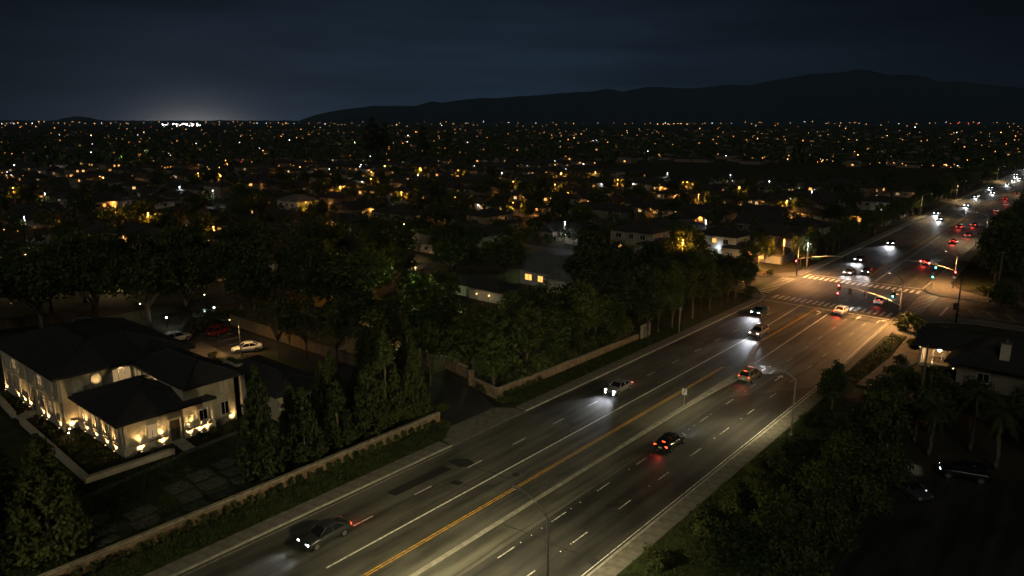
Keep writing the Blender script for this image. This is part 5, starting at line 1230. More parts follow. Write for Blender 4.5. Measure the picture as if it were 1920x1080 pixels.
for j, (x, y, s_, z_, lb) in enumerate(((-73.4, 68.8, .85, .9, "round dark tree at the inner end of the driveway"), (-69.6, 72.6, .9, 1.0, "round dark tree behind the driveway wall stub"), (-76.6, 71.4, .8, 1.0, "dark tree with lamp lit underside beside the bare tree"), (-66.2, 71.2, .8, .9, "dark tree just behind the gate pillar"))):
    plant_tree('round', x, y, s_, z_, lb, None, name="garden_tree")
# beyond the junction on the left
yy = 178; i = 0
while yy < 330:
    plant_tree('column' if i % 3 else 'street', north_l(yy) - 4.2 + R.uniform(-.8, .8), yy, R.uniform(.75, .95), R.uniform(.75, 1.0), f"slim young tree on the left side past the junction, {ordinal(i)} from the corner", "young trees left of the avenue past the junction", name="street_tree"); yy += R.uniform(6, 8.5); i += 1
for j in range(26):
    y = 335 + j * 13 + R.uniform(-3, 3); plant_tree('round', north_l(y) - 6 + R.uniform(-3, 1), y, R.uniform(1.0, 1.4), R.uniform(1, 1.4), "dark tree in the far roadside row left of the avenue near the horizon", "far roadside trees left of the avenue", name="roadside_tree")
# right side
for j, (kd, x, y, s, sz, lb) in enumerate((('round', -24.0, 88.4, 0.50, 0.82, "thin dark tree beside the second street lamp"), ('round', -20.0, 186.0, 1.08, 1.27, "big dark tree at the far right corner of the junction"), ('round', -22.4, 200.0, 1.04, 1.27, "dark tree behind the far right corner tree"), ('round', -15.5, 194.0, 1.04, 1.27, "dark tree right of the far right corner tree"),
        ('round', -15.6, 158.6, 0.75, 0.75, "round dark tree on the island of the right side street"), ('round', -9.5, 160.0, 0.90, 0.90, "dark tree at the right edge by the side street"), ('round', -24.0, 222.0, 0.96, 1.19, "dark tree along the right kerb beyond the junction, nearest"), ('round', -26.0, 240.0, 0.96, 1.19, "dark tree along the right kerb beyond the junction, second"), ('round', -18.0, 215.0, 1.04, 1.36, "tall dark tree at the right edge past the junction"),
        ('round', -27.0, 262.0, 0.96, 1.10, "dark tree along the right kerb beyond the junction, third"), ('round', -27.0, 290.0, 0.96, 1.19, "dark tree along the right kerb beyond the junction, fourth"), ('round', -28.0, 330.0, 1.04, 1.27, "dark tree along the right kerb beyond the junction, fifth"), ('round', -18.2, 99.5, 0.53, 0.50, "bushy tree with lit leaves in front of the lit room"), ('round', -16.4, 104.5, 0.50, 0.46, "bushy dark tree below the lit room's roof"), ('round', -19.4, 93.6, 0.56, 0.56, "bushy dark tree by the front walk"),
        ('round', -15.0, 97.6, 0.62, 0.62, "dark tree in the front garden of the right house"), ('round', -17.4, 86.4, 0.68, 0.62, "round dark tree right of the second street lamp"), ('round', -13.8, 90.0, 0.68, 0.68, "dark tree left of the palm trunks"), ('round', -19.6, 78.6, 0.59, 0.56, "leafy tree behind the verge right of the avenue"), ('round', -15.8, 79.6, 0.68, 0.68, "dark tree in the thicket at lower right, upper middle"), ('round', -17.4, 71.2, 0.68, 0.62, "dark tree in the thicket at lower right, left side"), ('round', -14.0, 72.0, 0.62, 0.56, "dark tree in the thicket beside the white parked car"), ('round', -17.6, 63.6, 0.68, 0.62, "dark tree in the thicket at lower right, lower left"), ('round', -14.4, 64.6, 0.62, 0.56, "dark tree in the thicket beside the dark yard"), ('round', -18.4, 56.0, 0.68, 0.62, "dark tree at the bottom of the right thicket"), ('round', -14.8, 57.0, 0.62, 0.62, "dark tree at the bottom edge beside the dark yard"), ('round', -18.8, 49.0, 0.68, 0.62, "dark tree at the bottom edge right of the pavement"), ('round', -15.3, 50.0, 0.68, 0.62, "lowest dark tree at the bottom edge right of the verge"),
        ('round', -4.5, 93.0, 0.88, 0.80, "dark tree by the right edge above the dark yard"), ('round', -10.5, 95.0, 0.80, 0.72, "dark tree between the palms and the dark roof"), ('round', -1.0, 100.0, 0.96, 0.88, "dark tree at the right edge below the chimney house"))):
    plant_tree(kd, x, y, s, sz, lb, None, name="garden_tree")
def palm(x, y, h, s, lb):
    t = thing("palm_tree", lb, "palm tree", (x, y, 0), R.uniform(0, 6), "palms in the dark yard at lower right", s)
    inst(PT, "trunk", t, (0, 0, h), 0, (1, 1, h / 7.0)); inst(PC[R.randrange(2)], "crown", t, (0, 0, h))
PT = palm_trunk(3); PC = [palm_crown(1), palm_crown(2)]
for a in ((-12.6, 84.0, 5.6, 1.0, "palm with a pale trunk lit beside the black car"), (-6.6, 84.8, 6.0, 1.1, "palm with a pale trunk at the right end of the dark yard"), (-14.6, 87.0, 4.8, .9, "shorter palm behind the lit palm trunk"), (-9.4, 88.2, 6.6, 1.0, "tallest palm in front of the dark roof"), (-22.6, 82.6, 3.0, .9, "small palm beside the verge right of the avenue"), (-3.0, 88.6, 5.4, 1.0, "palm near the right picture edge")): palm(*a)
for j, (x, y, sx, sz, lb) in enumerate(((-25.9, 135.2, 2.0, 2.0, "large round clipped bush on the near right corner"), (-24.0, 79.8, 1.5, .9, "low leafy bush at the foot of the second street lamp"), (-25.3, 84.0, 1.1, .8, "low bush on the verge beyond the second street lamp"), (-24.0, 75.0, 1.2, .8, "low bush catching lamp light on the right verge"), (-23.6, 70.0, 1.3, .9, "dark bush on the right verge, next below the lit bush"), (-23.8, 64.5, 1.3, .9, "dark bush midway along the right verge"), (-23.8, 59.0, 1.3, .8, "dark bush on the right verge near the bottom"), (-23.6, 53.5, 1.3, .9, "dark bush on the right verge at the bottom edge"), (-24.9, 47.5, 1.2, .9, "low dark bush on the right verge just above the bottom edge"), (-24.9, 56.2, 1.2, .9, "low dark bush by the right pavement, left of the bottom thicket"), (-25.0, 61.8, 1.1, .8, "low dark bush hugging the right pavement, lower middle"), (-25.0, 67.4, 1.1, .8, "low dark bush hugging the right pavement, middle"), (-24.9, 72.2, 1.0, .8, "low bush hugging the right pavement below the lamp"), (-22.6, 101.5, 1.0, .9, "bush sparkling with light beside the front walk"), (-22.0, 108.5, 1.3, .9, "dark hedge bush along the front walk"), (-23.2, 126, .9, .8, "small dark bush near the top of the front walk"), (-22.3, 115.0, 1.0, .9, "dark hedge bush left of the lit room"), (-21.0, 178.5, 1.3, .7, "flowering low bush on the far right corner"), (-17.6, 175.6, 1.4, .7, "low bush at the right edge on the far corner"), (-121, 60.5, 2.2, 1.4, "large dark bush at the back of the parking lot"), (-118.6, 56.5, 1.8, 1.3, "dark bush left of the red parked car"), (-121, 64, 2.0, 1.5, "dark hedge bush behind the lot corner"), (-102.8, 51.0, .8, .5, "low lit bush at the edge of the lot near the white sedan"), (-99.4, 50.2, .9, .5, "low bush left of the long dark wing"), (-75.3, 38.8, .8, .9, "dark bush beside the column right of the front wing"), (-56.8, 143.0, 1.6, 1.2, "dark round bush on the near left corner"), (-62, 66.9, 1.2, .6, "dark bush on the short driveway wall"), (-61.5, 165.5, 1.0, .8, "low bush on the far left corner by the cone"), (-65.5, 166.5, 1.4, .9, "amber lit hedge bush on the far left corner"), (-61.4, 58.9, .9, .6, "low bush inside the driveway"))):
    t = thing("bush", lb, "bush", (x, y, .03), R.uniform(0, 6), None, (sx, sx, sz)); inst(bush_me[j % 4], "foliage", t)

# ------------------------------------------------------------------ houses at the right
hr = thing("garden_house", "house with a glowing glazed corner room under a dark roof at right", "house", (0, 0, 0))
w = MB(); w.box((-13.7, 120.2, 1.6), (5.6, 5.6, 3.2)); w.build("wall", house_wall, hr)
w2 = MB(); w2.box((-20.35, 119.2, 1.6), (.25, 4.4, 3.2)); w2.box((-17.6, 121.5, 1.6), (5.6, .25, 3.2)); w2.box((-18.4, 119.0, .05), (4.2, 5.0, .2)); w2.build("room_shell", room_plaster, hr)
for x in (-20.1, -18.8, -17.6, -16.6): MB().box((x, 117.4, 1.5), (.12, .12, 2.9)).build("window_post", trim_white, hr)
cg, cn, cl_, cp = new_mat("clear_glass"); cp.inputs['Transmission Weight'].default_value = 1.0; cp.inputs['Roughness'].default_value = 0.02; cp.inputs['IOR'].default_value = 1.02; cp.inputs['Base Color'].default_value = (.97, .97, .95, 1)
for x0, x1 in ((-20.0, -18.9), (-18.7, -17.7), (-17.5, -16.7)): MB().poly([(x0, 117.42, .3), (x1, 117.42, .3), (x1, 117.42, 2.8), (x0, 117.42, 2.8)]).build("pane", cg, hr)
MB().box((-18.3, 117.4, .18), (3.6, .2, .25)).build("sill", trim_white, hr); MB().box((-18.3, 117.3, 2.95), (3.7, .3, .25)).build("lintel", trim_white, hr)
tb = MB(); tb.box((-18.4, 119.6, .75), (1.5, .8, .08)); tb.box((-18.9, 119.6, .4), (.1, .6, .7)); tb.box((-17.9, 119.6, .4), (.1, .6, .7)); tb.build("table", wood, hr)
MB().box((-17.2, 121.2, 1.0), (.9, .4, 1.8)).build("cabinet", wood, hr)
MB().ball((-18.3, 119.5, 2.45), .2).build("ceiling_lamp", em_porch, hr); MB().box((-20.45, 117.2, 2.7), (.15, .9, .12)).build("lamp_strip", em_upl, hr)
lamp('room_light', 'POINT', hr, (-18.3, 119.2, 2.0), 420, (1, .68, .36), None, .15)
rf = MB(); rf.add([(-21.3, 115.9, 3.15), (-11.0, 115.9, 3.15), (-11.0, 120.8, 4.9), (-21.3, 120.8, 4.9), (-21.3, 125.4, 3.15), (-11.0, 125.4, 3.15), (-21.3, 115.9, 3.0), (-11.0, 115.9, 3.0), (-21.3, 125.4, 3.0), (-11, 125.4, 3.0)],
       [(0, 1, 2, 3), (3, 2, 5, 4), (6, 7, 1, 0), (4, 5, 9, 8), (0, 3, 4, 8, 6), (1, 7, 9, 5, 2), (6, 8, 9, 7)]); rf.build("roof", roof_dark, hr)
h2 = thing("chimney_house", "big dark roofed house with a pale chimney at the right edge", "house", (0, 0, 0))
MB().box((-5.2, 116, 1.7), (18.8, 11.6, 3.4)).build("wall", house_wall, h2)
hip_roof(h2, -15.2, 5.2, 109.9, 122.2, 3.5, 3.1, roof_dark, .9)
MB().box((-9.6, 111.4, 5.5), (1.1, .8, 2.2)).build("chimney", stone_trim, h2); MB().box((-9.6, 111.4, 6.66), (1.3, 1.0, .12)).build("chimney_cap", concrete, h2); MB().tube([(-9.6, 111.4, 6.7), (-9.6, 111.4, 7.1)], .18, 8).build("chimney_pot", brick, h2)
window(h2, -6, 110.15, 1.1, 1.4, 1.3, 0, glass_dark); window(h2, -11.5, 110.15, 1.1, 1.4, 1.3, 0, glass_dark)
def small_lamp(name, label, x, y, z, r, mat, post=True, cat="lamp", group=None):
    t = thing(name, label, cat, (x, y, 0), 0, group)
    if post: MB().tube([(0, 0, 0), (0, 0, z - r * .6)], .045, 6).build("post", metal_dark, t)
    else: MB().box((0, .05, z - r - .1), (.1, .1, .2)).build("bracket", metal_dark, t)
    MB().ball((0, 0, z), r).build("globe", mat, t)
    lamp("globe_light", "POINT", t, (0, 0, z), {em_bulb_white: 210, em_bulb_green: 520, em_bulb_warm: 200}.get(mat, 60) * (r / .12) ** 2, tuple(mat.node_tree.nodes["Emission"].inputs[0].default_value)[:3], None, r)
    MB().tube([(0, 0, z + r * .8), (0, 0, z + r * 1.2)], [r * 1.2, r * .3], 8).build("shade", metal_dark, t)
    return t
small_lamp("garden_lamp", "small lamp on the gable end of the chimney house", -14.9, 109.2, 2.6, .05, em_garden, False)
for i, (x, y, z) in enumerate(((-22.9, 100.8, .8), (-22.4, 102.4, .7), (-22.0, 99.6, .9))): small_lamp("garden_lamp", f"garden lamp glittering through the bush by the front walk, {ordinal(i)} of three", x, y, z, .055, (em_porch, em_bulb_white, em_bulb_green)[i], True, "lamp", "garden lamps by the front walk")
t = thing("garden_fence", "two pale wooden fence panels in the lower right thicket", "fence", (-15.2, 66.0, 0), .8)
for k in range(5): MB().box((k * .35, 0, .8), (.3, .06, 1.6)).build("board", wood, t)

# ------------------------------------------------------------------ lot lamp
t = thing("lot_lamp", "lamp on a tall thin pole lighting the parking lot", "street lamp", (-100.2, 54.2, 0))
MB().tube([(0, 0, 0), (0, 0, 5.6)], [.09, .06], 8).build("pole", metal_pole, t); MB().tube([(0, 0, 5.5), (-.5, -.3, 5.75), (-1.1, -.6, 5.75)], .04, 6).build("arm", metal_pole, t)
MB().box((-1.3, -.7, 5.75), (.5, .3, .12), .5).build("lamp_head", metal_pole, t); MB().ball((-1.3, -.7, 5.66), .09).build("globe", em_porch, t)
lamp('lot_light', 'SPOT', t, (-1.3, -.7, 5.5), 680, (1, .56, .20), (.05, .1, -1), .15, 165, .4)
small_lamp("yard_lamp", "bright white lamp behind the parked estate car", -124.6, 54.2, 1.8, .16, em_bulb_white)
small_lamp("yard_lamp", "white lamp among the cars right of the first white yard lamp", -124.8, 63.0, 1.8, .15, em_bulb_white)
for i_, (x_, y_, m_) in enumerate(((-133.0, 53.5, em_bulb_green), (-131.0, 64.5, em_bulb_green))): small_lamp("tree_fill_lamp", f"added fill lamp on a post under the spreading trees behind the villa, {ordinal(i_)} of two", x_, y_, 3.0, .09, m_, True, "lamp", "added fill lamps under the spreading trees")  # added lamps, put in to brighten the tree crowns
small_lamp("yard_lamp", "small white light behind the villa roof at left", -136.0, 42.2, 1.2, .07, em_bulb_white)

# ------------------------------------------------------------------ houses of the neighbourhood: prototypes with parts, copied house by house
def gable(m, x0, x1, y0, y1, ze, rise, along_x, over=.5, mat=0):
    x0, x1, y0, y1 = x0 - over, x1 + over, y0 - over, y1 + over
    if along_x: a, b = (x0, (y0+y1)/2, ze+rise), (x1, (y0+y1)/2, ze+rise); F = [(0, 1, 5, 4), (2, 3, 4, 5), (3, 0, 4), (1, 2, 5), (3, 2, 1, 0)]
    else: a, b = ((x0+x1)/2, y0, ze+rise), ((x0+x1)/2, y1, ze+rise); F = [(0, 1, 4), (1, 2, 5, 4), (2, 3, 5), (3, 0, 4, 5), (3, 2, 1, 0)]
    m.add([(x0, y0, ze), (x1, y0, ze), (x1, y1, ze), (x0, y1, ze), a, b], F, mat)
def hipm(m, x0, x1, y0, y1, ze, rise, over=.5):
    x0, x1, y0, y1 = x0 - over, x1 + over, y0 - over, y1 + over; w, d = x1-x0, y1-y0; k = min(w, d)/2
    if w >= d: a, b = (x0+k, (y0+y1)/2, ze+rise), (x1-k, (y0+y1)/2, ze+rise); F = [(0, 1, 5, 4), (2, 3, 4, 5), (3, 0, 4), (1, 2, 5), (3, 2, 1, 0)]
    else: a, b = ((x0+x1)/2, y0+k, ze+rise), ((x0+x1)/2, y1-k, ze+rise); F = [(0, 1, 4), (1, 2, 5, 4), (2, 3, 5), (3, 0, 4, 5), (3, 2, 1, 0)]
    m.add([(x0, y0, ze), (x1, y0, ze), (x1, y1, ze), (x0, y1, ze), a, b], F)
def wbox(m, x0, x1, y0, y1, h): m.box(((x0+x1)/2, (y0+y1)/2, h/2), (x1-x0, y1-y0, h))
HOUSE = []
def proto(word, walls, roofs, garage, door, wins, porch):
    wm = MB()
    for a in walls: wbox(wm, *a)
    rm = MB()
    for r in roofs: (hipm(rm, *r[1:]) if r[0] == 'h' else gable(rm, *r[1:]))
    HOUSE.append(dict(word=word, wall=wm.mesh("house_wall", house_wall), roof=rm.mesh("house_roof", roof_house), garage=garage, door=door, wins=wins, porch=porch))
# wins: (x, y, z, w, h, rz)
proto("hip roofed", [(-7, 7, -5, 5, 2.8)], [('h', -7, 7, -5, 5, 2.8, 2.1)], (4.4, -5.03, 0), (-.4, -5.03, 0), [(-4.6, -5.03, .9, 1.6, 1.2, 0), (1.2, -5.03, .9, 1.2, 1.2, 0), (7.03, -2, .9, 1.4, 1.2, E_), (7.03, 2.2, .9, 1.4, 1.2, E_)], (-1.3, -5.2, 2.2))
proto("gabled", [(-7.5, 7.5, -4.5, 4.5, 2.9), (1.5, 7.5, -7.5, -4.4, 2.9)], [('g', -7.5, 7.5, -4.5, 4.5, 2.9, 2.6, True), ('g', 1.5, 7.5, -7.5, 0, 2.905, 2.2, False)], (4.5, -7.53, 0), (.3, -4.53, 0), [(-5.3, -4.53, .9, 1.7, 1.2, 0), (-2.4, -4.53, .9, 1.3, 1.2, 0), (7.53, -1, .9, 1.4, 1.2, E_), (7.53, 2.4, .9, 1.4, 1.2, E_)], (1.0, -4.8, 2.2))
proto("two storey", [(-6, 6, -4.5, 4.5, 5.4), (2.6, 8.5, -5.8, 2, 2.8)], [('h', -6, 6, -4.5, 4.5, 5.4, 2.0), ('h', 2.6, 8.5, -5.8, 2, 2.8, 1.5)], (5.5, -5.83, 0), (.6, -4.53, 0), [(-3.6, -4.53, .9, 1.8, 1.3, 0), (-3.6, -4.53, 3.6, 1.6, 1.2, 0), (0, -4.53, 3.6, 1.2, 1.2, 0), (3.2, -4.53, 3.6, 1.4, 1.2, 0), (6.03, 1, 3.6, 1.3, 1.2, E_)], (1.6, -4.8, 2.3))
proto("double gabled", [(-7, 7, -4.5, 4.5, 2.9), (-7, -2.2, -6.6, -4.4, 2.9), (2.6, 7, -6.6, -4.4, 2.9)], [('g', -7, 7, -4.5, 4.5, 2.9, 2.3, True), ('g', -7, -2.2, -6.6, 0, 2.905, 2.1, False), ('g', 2.6, 7, -6.6, 0, 2.905, 2.1, False)], (4.8, -6.63, 0), (.2, -4.53, 0), [(-4.6, -6.63, .9, 1.8, 1.3, 0), (-1.2, -4.53, .9, 1.0, 1.2, 0), (7.03, -1, .9, 1.3, 1.2, E_), (7.03, 2.2, .9, 1.3, 1.2, E_)], (1.4, -4.8, 2.2))
proto("long low", [(-10, 10, -4, 4, 2.8)], [('h', -10, 10, -4, 4, 2.8, 1.9)], (7.2, -4.03, 0), (-1, -4.03, 0), [(-8, -4.03, .9, 1.6, 1.2, 0), (-4.6, -4.03, .9, 1.6, 1.2, 0), (2.2, -4.03, .9, 1.6, 1.2, 0), (10.03, 0, .9, 1.6, 1.2, E_)], (0.4, -4.2, 2.2))
win_me = {}
def win_mesh(w, h):
    if (w, h) not in win_me:
        f = MB(); f.box((-w/2, 0, h/2), (.09, .1, h + .1)); f.box((w/2, 0, h/2), (.09, .1, h + .1)); f.box((0, 0, 0), (w - .1, .1, .09)); f.box((0, 0, h), (w - .1, .1, .09)); f.box((0, .01, h/2), (.05, .08, h - .1))
        p = MB().poly([(-w/2, .02, 0), (w/2, .02, 0), (w/2, .02, h), (-w/2, .02, h)])
        win_me[(w, h)] = (f.mesh("window_frame", trim_white), p.mesh("window_pane", glass_dark))
    return win_me[(w, h)]
gar_me = MB().box((0, 0, 1.05), (4.4, .08, 2.1)).box((0, -.03, .55), (4.2, .06, .03)).box((0, -.03, 1.1), (4.2, .06, .03)).box((0, -.03, 1.62), (4.2, .06, .03)).mesh("garage_door", trim_white)
door_me = MB().box((0, 0, 1.05), (1.05, .08, 2.1)).mesh("house_door", wood)
plamp_me = MB().ball((0, -.12, 0), .09).mesh("porch_lamp", em_porch)
plamp_b = MB().box((0, -.03, .1), (.12, .08, .14)).mesh("porch_bracket", metal_dark)
def make_house(k, x, y, rz, label, lit=(), porch=None, parts=2, group=None, wallmat=None, roofmat=None, scale=1.0, dim=None):
    Hk = HOUSE[k]
    t = thing("house", label, "house", (x, y, 0), rz, group, scale)
    w = inst(Hk['wall'], "wall", t); rf = inst(Hk['roof'], "roof", t)
    if wallmat: slot_mat(w, 0, wallmat)
    if roofmat: slot_mat(rf, 0, roofmat)
    for i, (a, b, c, ww, hh, r_) in enumerate(Hk['wins']):
        if parts < 2 and i not in lit and i > 1: continue
        fm, pm = win_mesh(ww, hh)
        f = inst(fm, "window", t, (a, b, c), r_); p = inst(pm, "pane", f)
        if i in lit: slot_mat(p, 0, dim or R.choice((em_win, em_win, em_win2, em_win_dim)))
    if parts > 1:
        inst(gar_me, "garage_door", t, Hk['garage']); inst(door_me, "door", t, Hk['door'])
    if porch:
        if math.hypot(x, y) < 420: lamp("porch_light", "POINT", t, (Hk['porch'][0], Hk['porch'][1] - .35, Hk['porch'][2]), (46 if porch is em_porch else 20) * PB, (1, .42, .09) if porch is em_porch else (.9, .95, 1), None, .1)
        b = inst(plamp_b, "porch_lamp", t, Hk['porch']); slot_mat(inst(plamp_me, "globe", b), 0, porch)
    return t
PB = 4.0
used = []
def free(x, y, d): return all((x - a) ** 2 + (y - b) ** 2 > d * d for a, b in used)
# houses one can pick out in the picture: kind, x, y, rz, label, lit windows, porch lamp
NAMED = [
 (1, -92.0, 126.4, 0, "white gabled house with grey roof and glowing front windows above the avenue trees", (0, 1, 2), None, house_white, roof_grey, 1.15),
 (4, -99.6, 107.6, 0, "low flat courtyard house with lit white walls in the dark gardens", (), None, house_white, None, .8),
 (2, -101.6, 174.6, 0, "tall two storey house with two lit ground floor windows behind the side street", (0,), None, None, None, 1.1),
 (2, -82.5, 184.6, 0, "pale two storey house left of the junction with four lit windows", (0, 1, 2), em_porch_w, house_white, None, 1.0),
 (0, -70.5, 184.4, 0, "pale house behind the amber lit corner of the junction", (0, 1), em_porch, house_wall, None, .9),
 (2, -180.6, 97.6, .1, "two storey house with a shining upper floor among the left trees", (0, 1), None, None, None, 1.0),
 (4, -217.0, 90.0, .05, "long dark roofed house with two bright lamps under its eave at left", (), em_porch, None, None, 1.25),
 (1, -145.9, 157.0, 0, "house with arched gable and a bright porch lamp above picture centre", (0,), em_porch, house_white, None, 1.0),
 (0, -178.9, 181.2, 0, "small house with porch lamp beside a lit tree left of the arched gable house", (), em_porch, None, None, 1.0),
 (1, -220.2, 139.4, 0, "house with a warm glowing porch left of picture centre", (0,), em_porch, None, None, 1.0),
 (0, -155.6, 116.0, 0, "dark house with warm lit wall corner behind the garden trees", (1,), em_porch, None, None, 1.0),
 (4, -146.1, 137.4, 0, "dark house with orange lights below the arched gable house", (0, 1), None, None, None, .9),
 (3, -127.4, 178.0, 0, "house with white porch lamp left of the tall two storey house", (), em_porch_w, None, None, 1.0),
 (4, -104.7, 203.4, 0, "wide house with one bright doorway in the row above the tall house", (2,), None, house_white, None, 1.1),
 (3, -206.4, 257.0, 0, "double gabled house with brightly lit porch, leftmost of the lit row", (0,), em_porch, None, None, .95),
 (0, -192.0, 259.0, 0, "hip roofed house with porch lamp second in the lit row", (0,), em_porch, None, None, .95),
 (3, -175.7, 260.0, 0, "double gabled house with white porch third in the lit row", (), em_porch, None, None, .95),
 (3, -160.0, 262.0, 0, "double gabled house fourth in the lit row", (0,), em_porch, None, None, .95),
 (4, -138.7, 249.0, 0, "house with glowing colonnaded porch fifth in the lit row", (0, 1, 2), em_porch, None, None, 1.0),
 (4, -119.0, 249.6, 0, "house with three amber wall lamps sixth in the lit row", (0, 1, 2), em_porch, None, None, 1.1),
 (1, -100.0, 258.0, 0, "house with single lamp at the right end of the lit row", (), em_porch, None, None, 1.0),
 (4, -200.0, 338.6, 0, "long house with white and red lit windows behind the lit row", (0, 1), em_porch_w, None, None, 1.3),
 (0, -181.0, 336.6, 0, "house with red tinted lit window right of the long house", (0, 1), em_porch, None, None, 1.0),
 (0, -135.1, 322.0, 0, "house with orange porch lamp far behind the lit row", (0,), em_porch, None, None, 1.0),
 (1, -117.0, 304.0, 0, "house with yellow lit windows behind the lit row at right", (0, 1), em_porch, None, None, 1.0),
 (0, -88.3, 270.0, 0, "house with porch lamp near the avenue past the junction", (0,), em_porch, None, None, 1.0),
 (4, -72.6, 274.0, 0, "dark roofed house with twin lamps nearest the avenue past the junction", (2,), em_porch, None, None, 1.0),
 (0, -78.6, 238.0, 0, "house with a row of three lit windows past the junction", (0, 1), None, None, None, 1.0),
 (1, -90.5, 233.0, 0, "gabled house left of the three lit windows house", (), None, None, None, 1.0),
 (1, -75.5, 212.5, 0, "dark house behind the far left corner of the junction", (), None, None, None, 1.0),
 (0, -123.9, 420.0, 0, "pale house with a lamp alone at the edge of the dark field", (0,), em_porch, house_white, None, 1.1),
 (4, -273.0, 352.0, 0, "house beside the brightest amber tree with lit front", (0, 1), em_porch, None, None, 1.0),
 (2, -242.3, 213.0, 0, "house with a bluish white lit wall in the middle distance", (1,), em_porch_w, house_white, None, 1.0),
 (4, -275.0, 224.8, 0, "house with a single warm lamp in the middle distance", (0,), em_porch, None, None, 1.0),
 (0, -306.8, 235.0, 0, "house with warm porch in the middle distance left of the white wall house", (0, 1), em_porch, None, None, 1.0),
 (2, -275.7, 242.4, 0, "two storey house with one lit corner window in the middle distance", (0,), em_porch, None, None, 1.0),
 (1, -324.0, 152.4, 0, "gabled house with a yellow porch lamp in the left middle distance", (), em_porch, None, None, 1.0),
 (4, -312.5, 136.0, 0, "house with bright white garage lamp in the left middle distance", (), em_porch_w, house_white, None, 1.0),
 (4, -372.7, 117.0, 0, "house with a reddish porch at the left side of the neighbourhood", (0,), em_porch, None, None, 1.0),
 (2, -240.0, 158.0, 0, "two storey grey house with pale gables left of the amber street tree", (), None, house_white, roof_grey, 1.1),
 (4, -515.0, 395.0, .3, "long glowing shop front with red lights in the far left middle", (0, 1, 2), em_porch, None, None, 1.6),
]
for i, (k, x, y, rz, lb, lit, po, wm_, rm_, sc) in enumerate(NAMED):
    used.append((x, y)); make_house(k, x, y, rz, lb, lit, po, 2, "houses of the neighbourhood", wm_, rm_, sc, em_win if i < 6 else None)
# the courtyard of the low white house, lit from inside
small_lamp("courtyard_lamp", "warm lamp in the courtyard of the low white house, left one", -96.6, 103.0, 1.5, .1, em_porch, True, "lamp", "courtyard lamps"); small_lamp("courtyard_lamp", "warm lamp in the courtyard of the low white house, right one", -93.6, 103.3, 1.5, .1, em_porch, True, "lamp", "courtyard lamps")
t = thing("courtyard_wall", "pale low wall round the courtyard of the low white house", "wall", (0, 0, 0)); MB().box((-95, 104.0, 1.0), (9, .25, 2.0)).build("wall", house_white, t); MB().box((-106, 103.5, .8), (.25, 5, 1.6)).build("wall", house_white, t)
MB().box((-95, 104.0, 2.05), (9.2, .4, .1)).build("cap_stone", cap_stone, t)
# further houses along the residential streets, row by row
rows = []
for Y in (86, 122, 150, 176, 216, 232, 260, 286, 302, 330, 366, 384, 402, 436, 470, 505, 540):
    rowl = []
    for X in range(-74, -760, -21):
        x = X + R.uniform(-3, 3); y = Y + R.uniform(-2, 2)
        if Y < 200 and x > -150: continue
        if Y > 425 and x > -340: continue
        d = math.hypot(x, y)
        if d > 640 or not free(x, y, 17): continue
        p = in_view(x, y, 3)
        if not p or p[0] < -20 or p[0] > 1930 or R.random() < .16: continue
        rowl.append((x, y, d)); used.append((x, y))
    rowl.sort(key=lambda q: in_view(q[0], q[1], 3)[0]); rows.append(rowl)
rows = [r for r in rows if r]
nr = len(rows)
for ri, rowl in enumerate(reversed(rows)):
    for ci, (x, y, d) in enumerate(rowl):
        k = R.randrange(5); nl = R.choice((0, 1, 1, 2, 2, 3)); lit = tuple(R.sample(range(4), nl)); po = R.choice((None, None, em_porch, em_porch, em_porch_w, None))
        wd = HOUSE[k]['word']
        lb = f"{wd} house{', porch lamp lit' if po else (', window lit' if nl else ', unlit')}, {ordinal(ci)} from left in {ordinal(ri)} plain row from horizon"
        make_house(k, x, y, R.uniform(-.2, .2) + R.choice((0, 0, 0, E_, E_, pi)), lb, lit, po, 2 if d < 300 else 1, "houses of the neighbourhood")

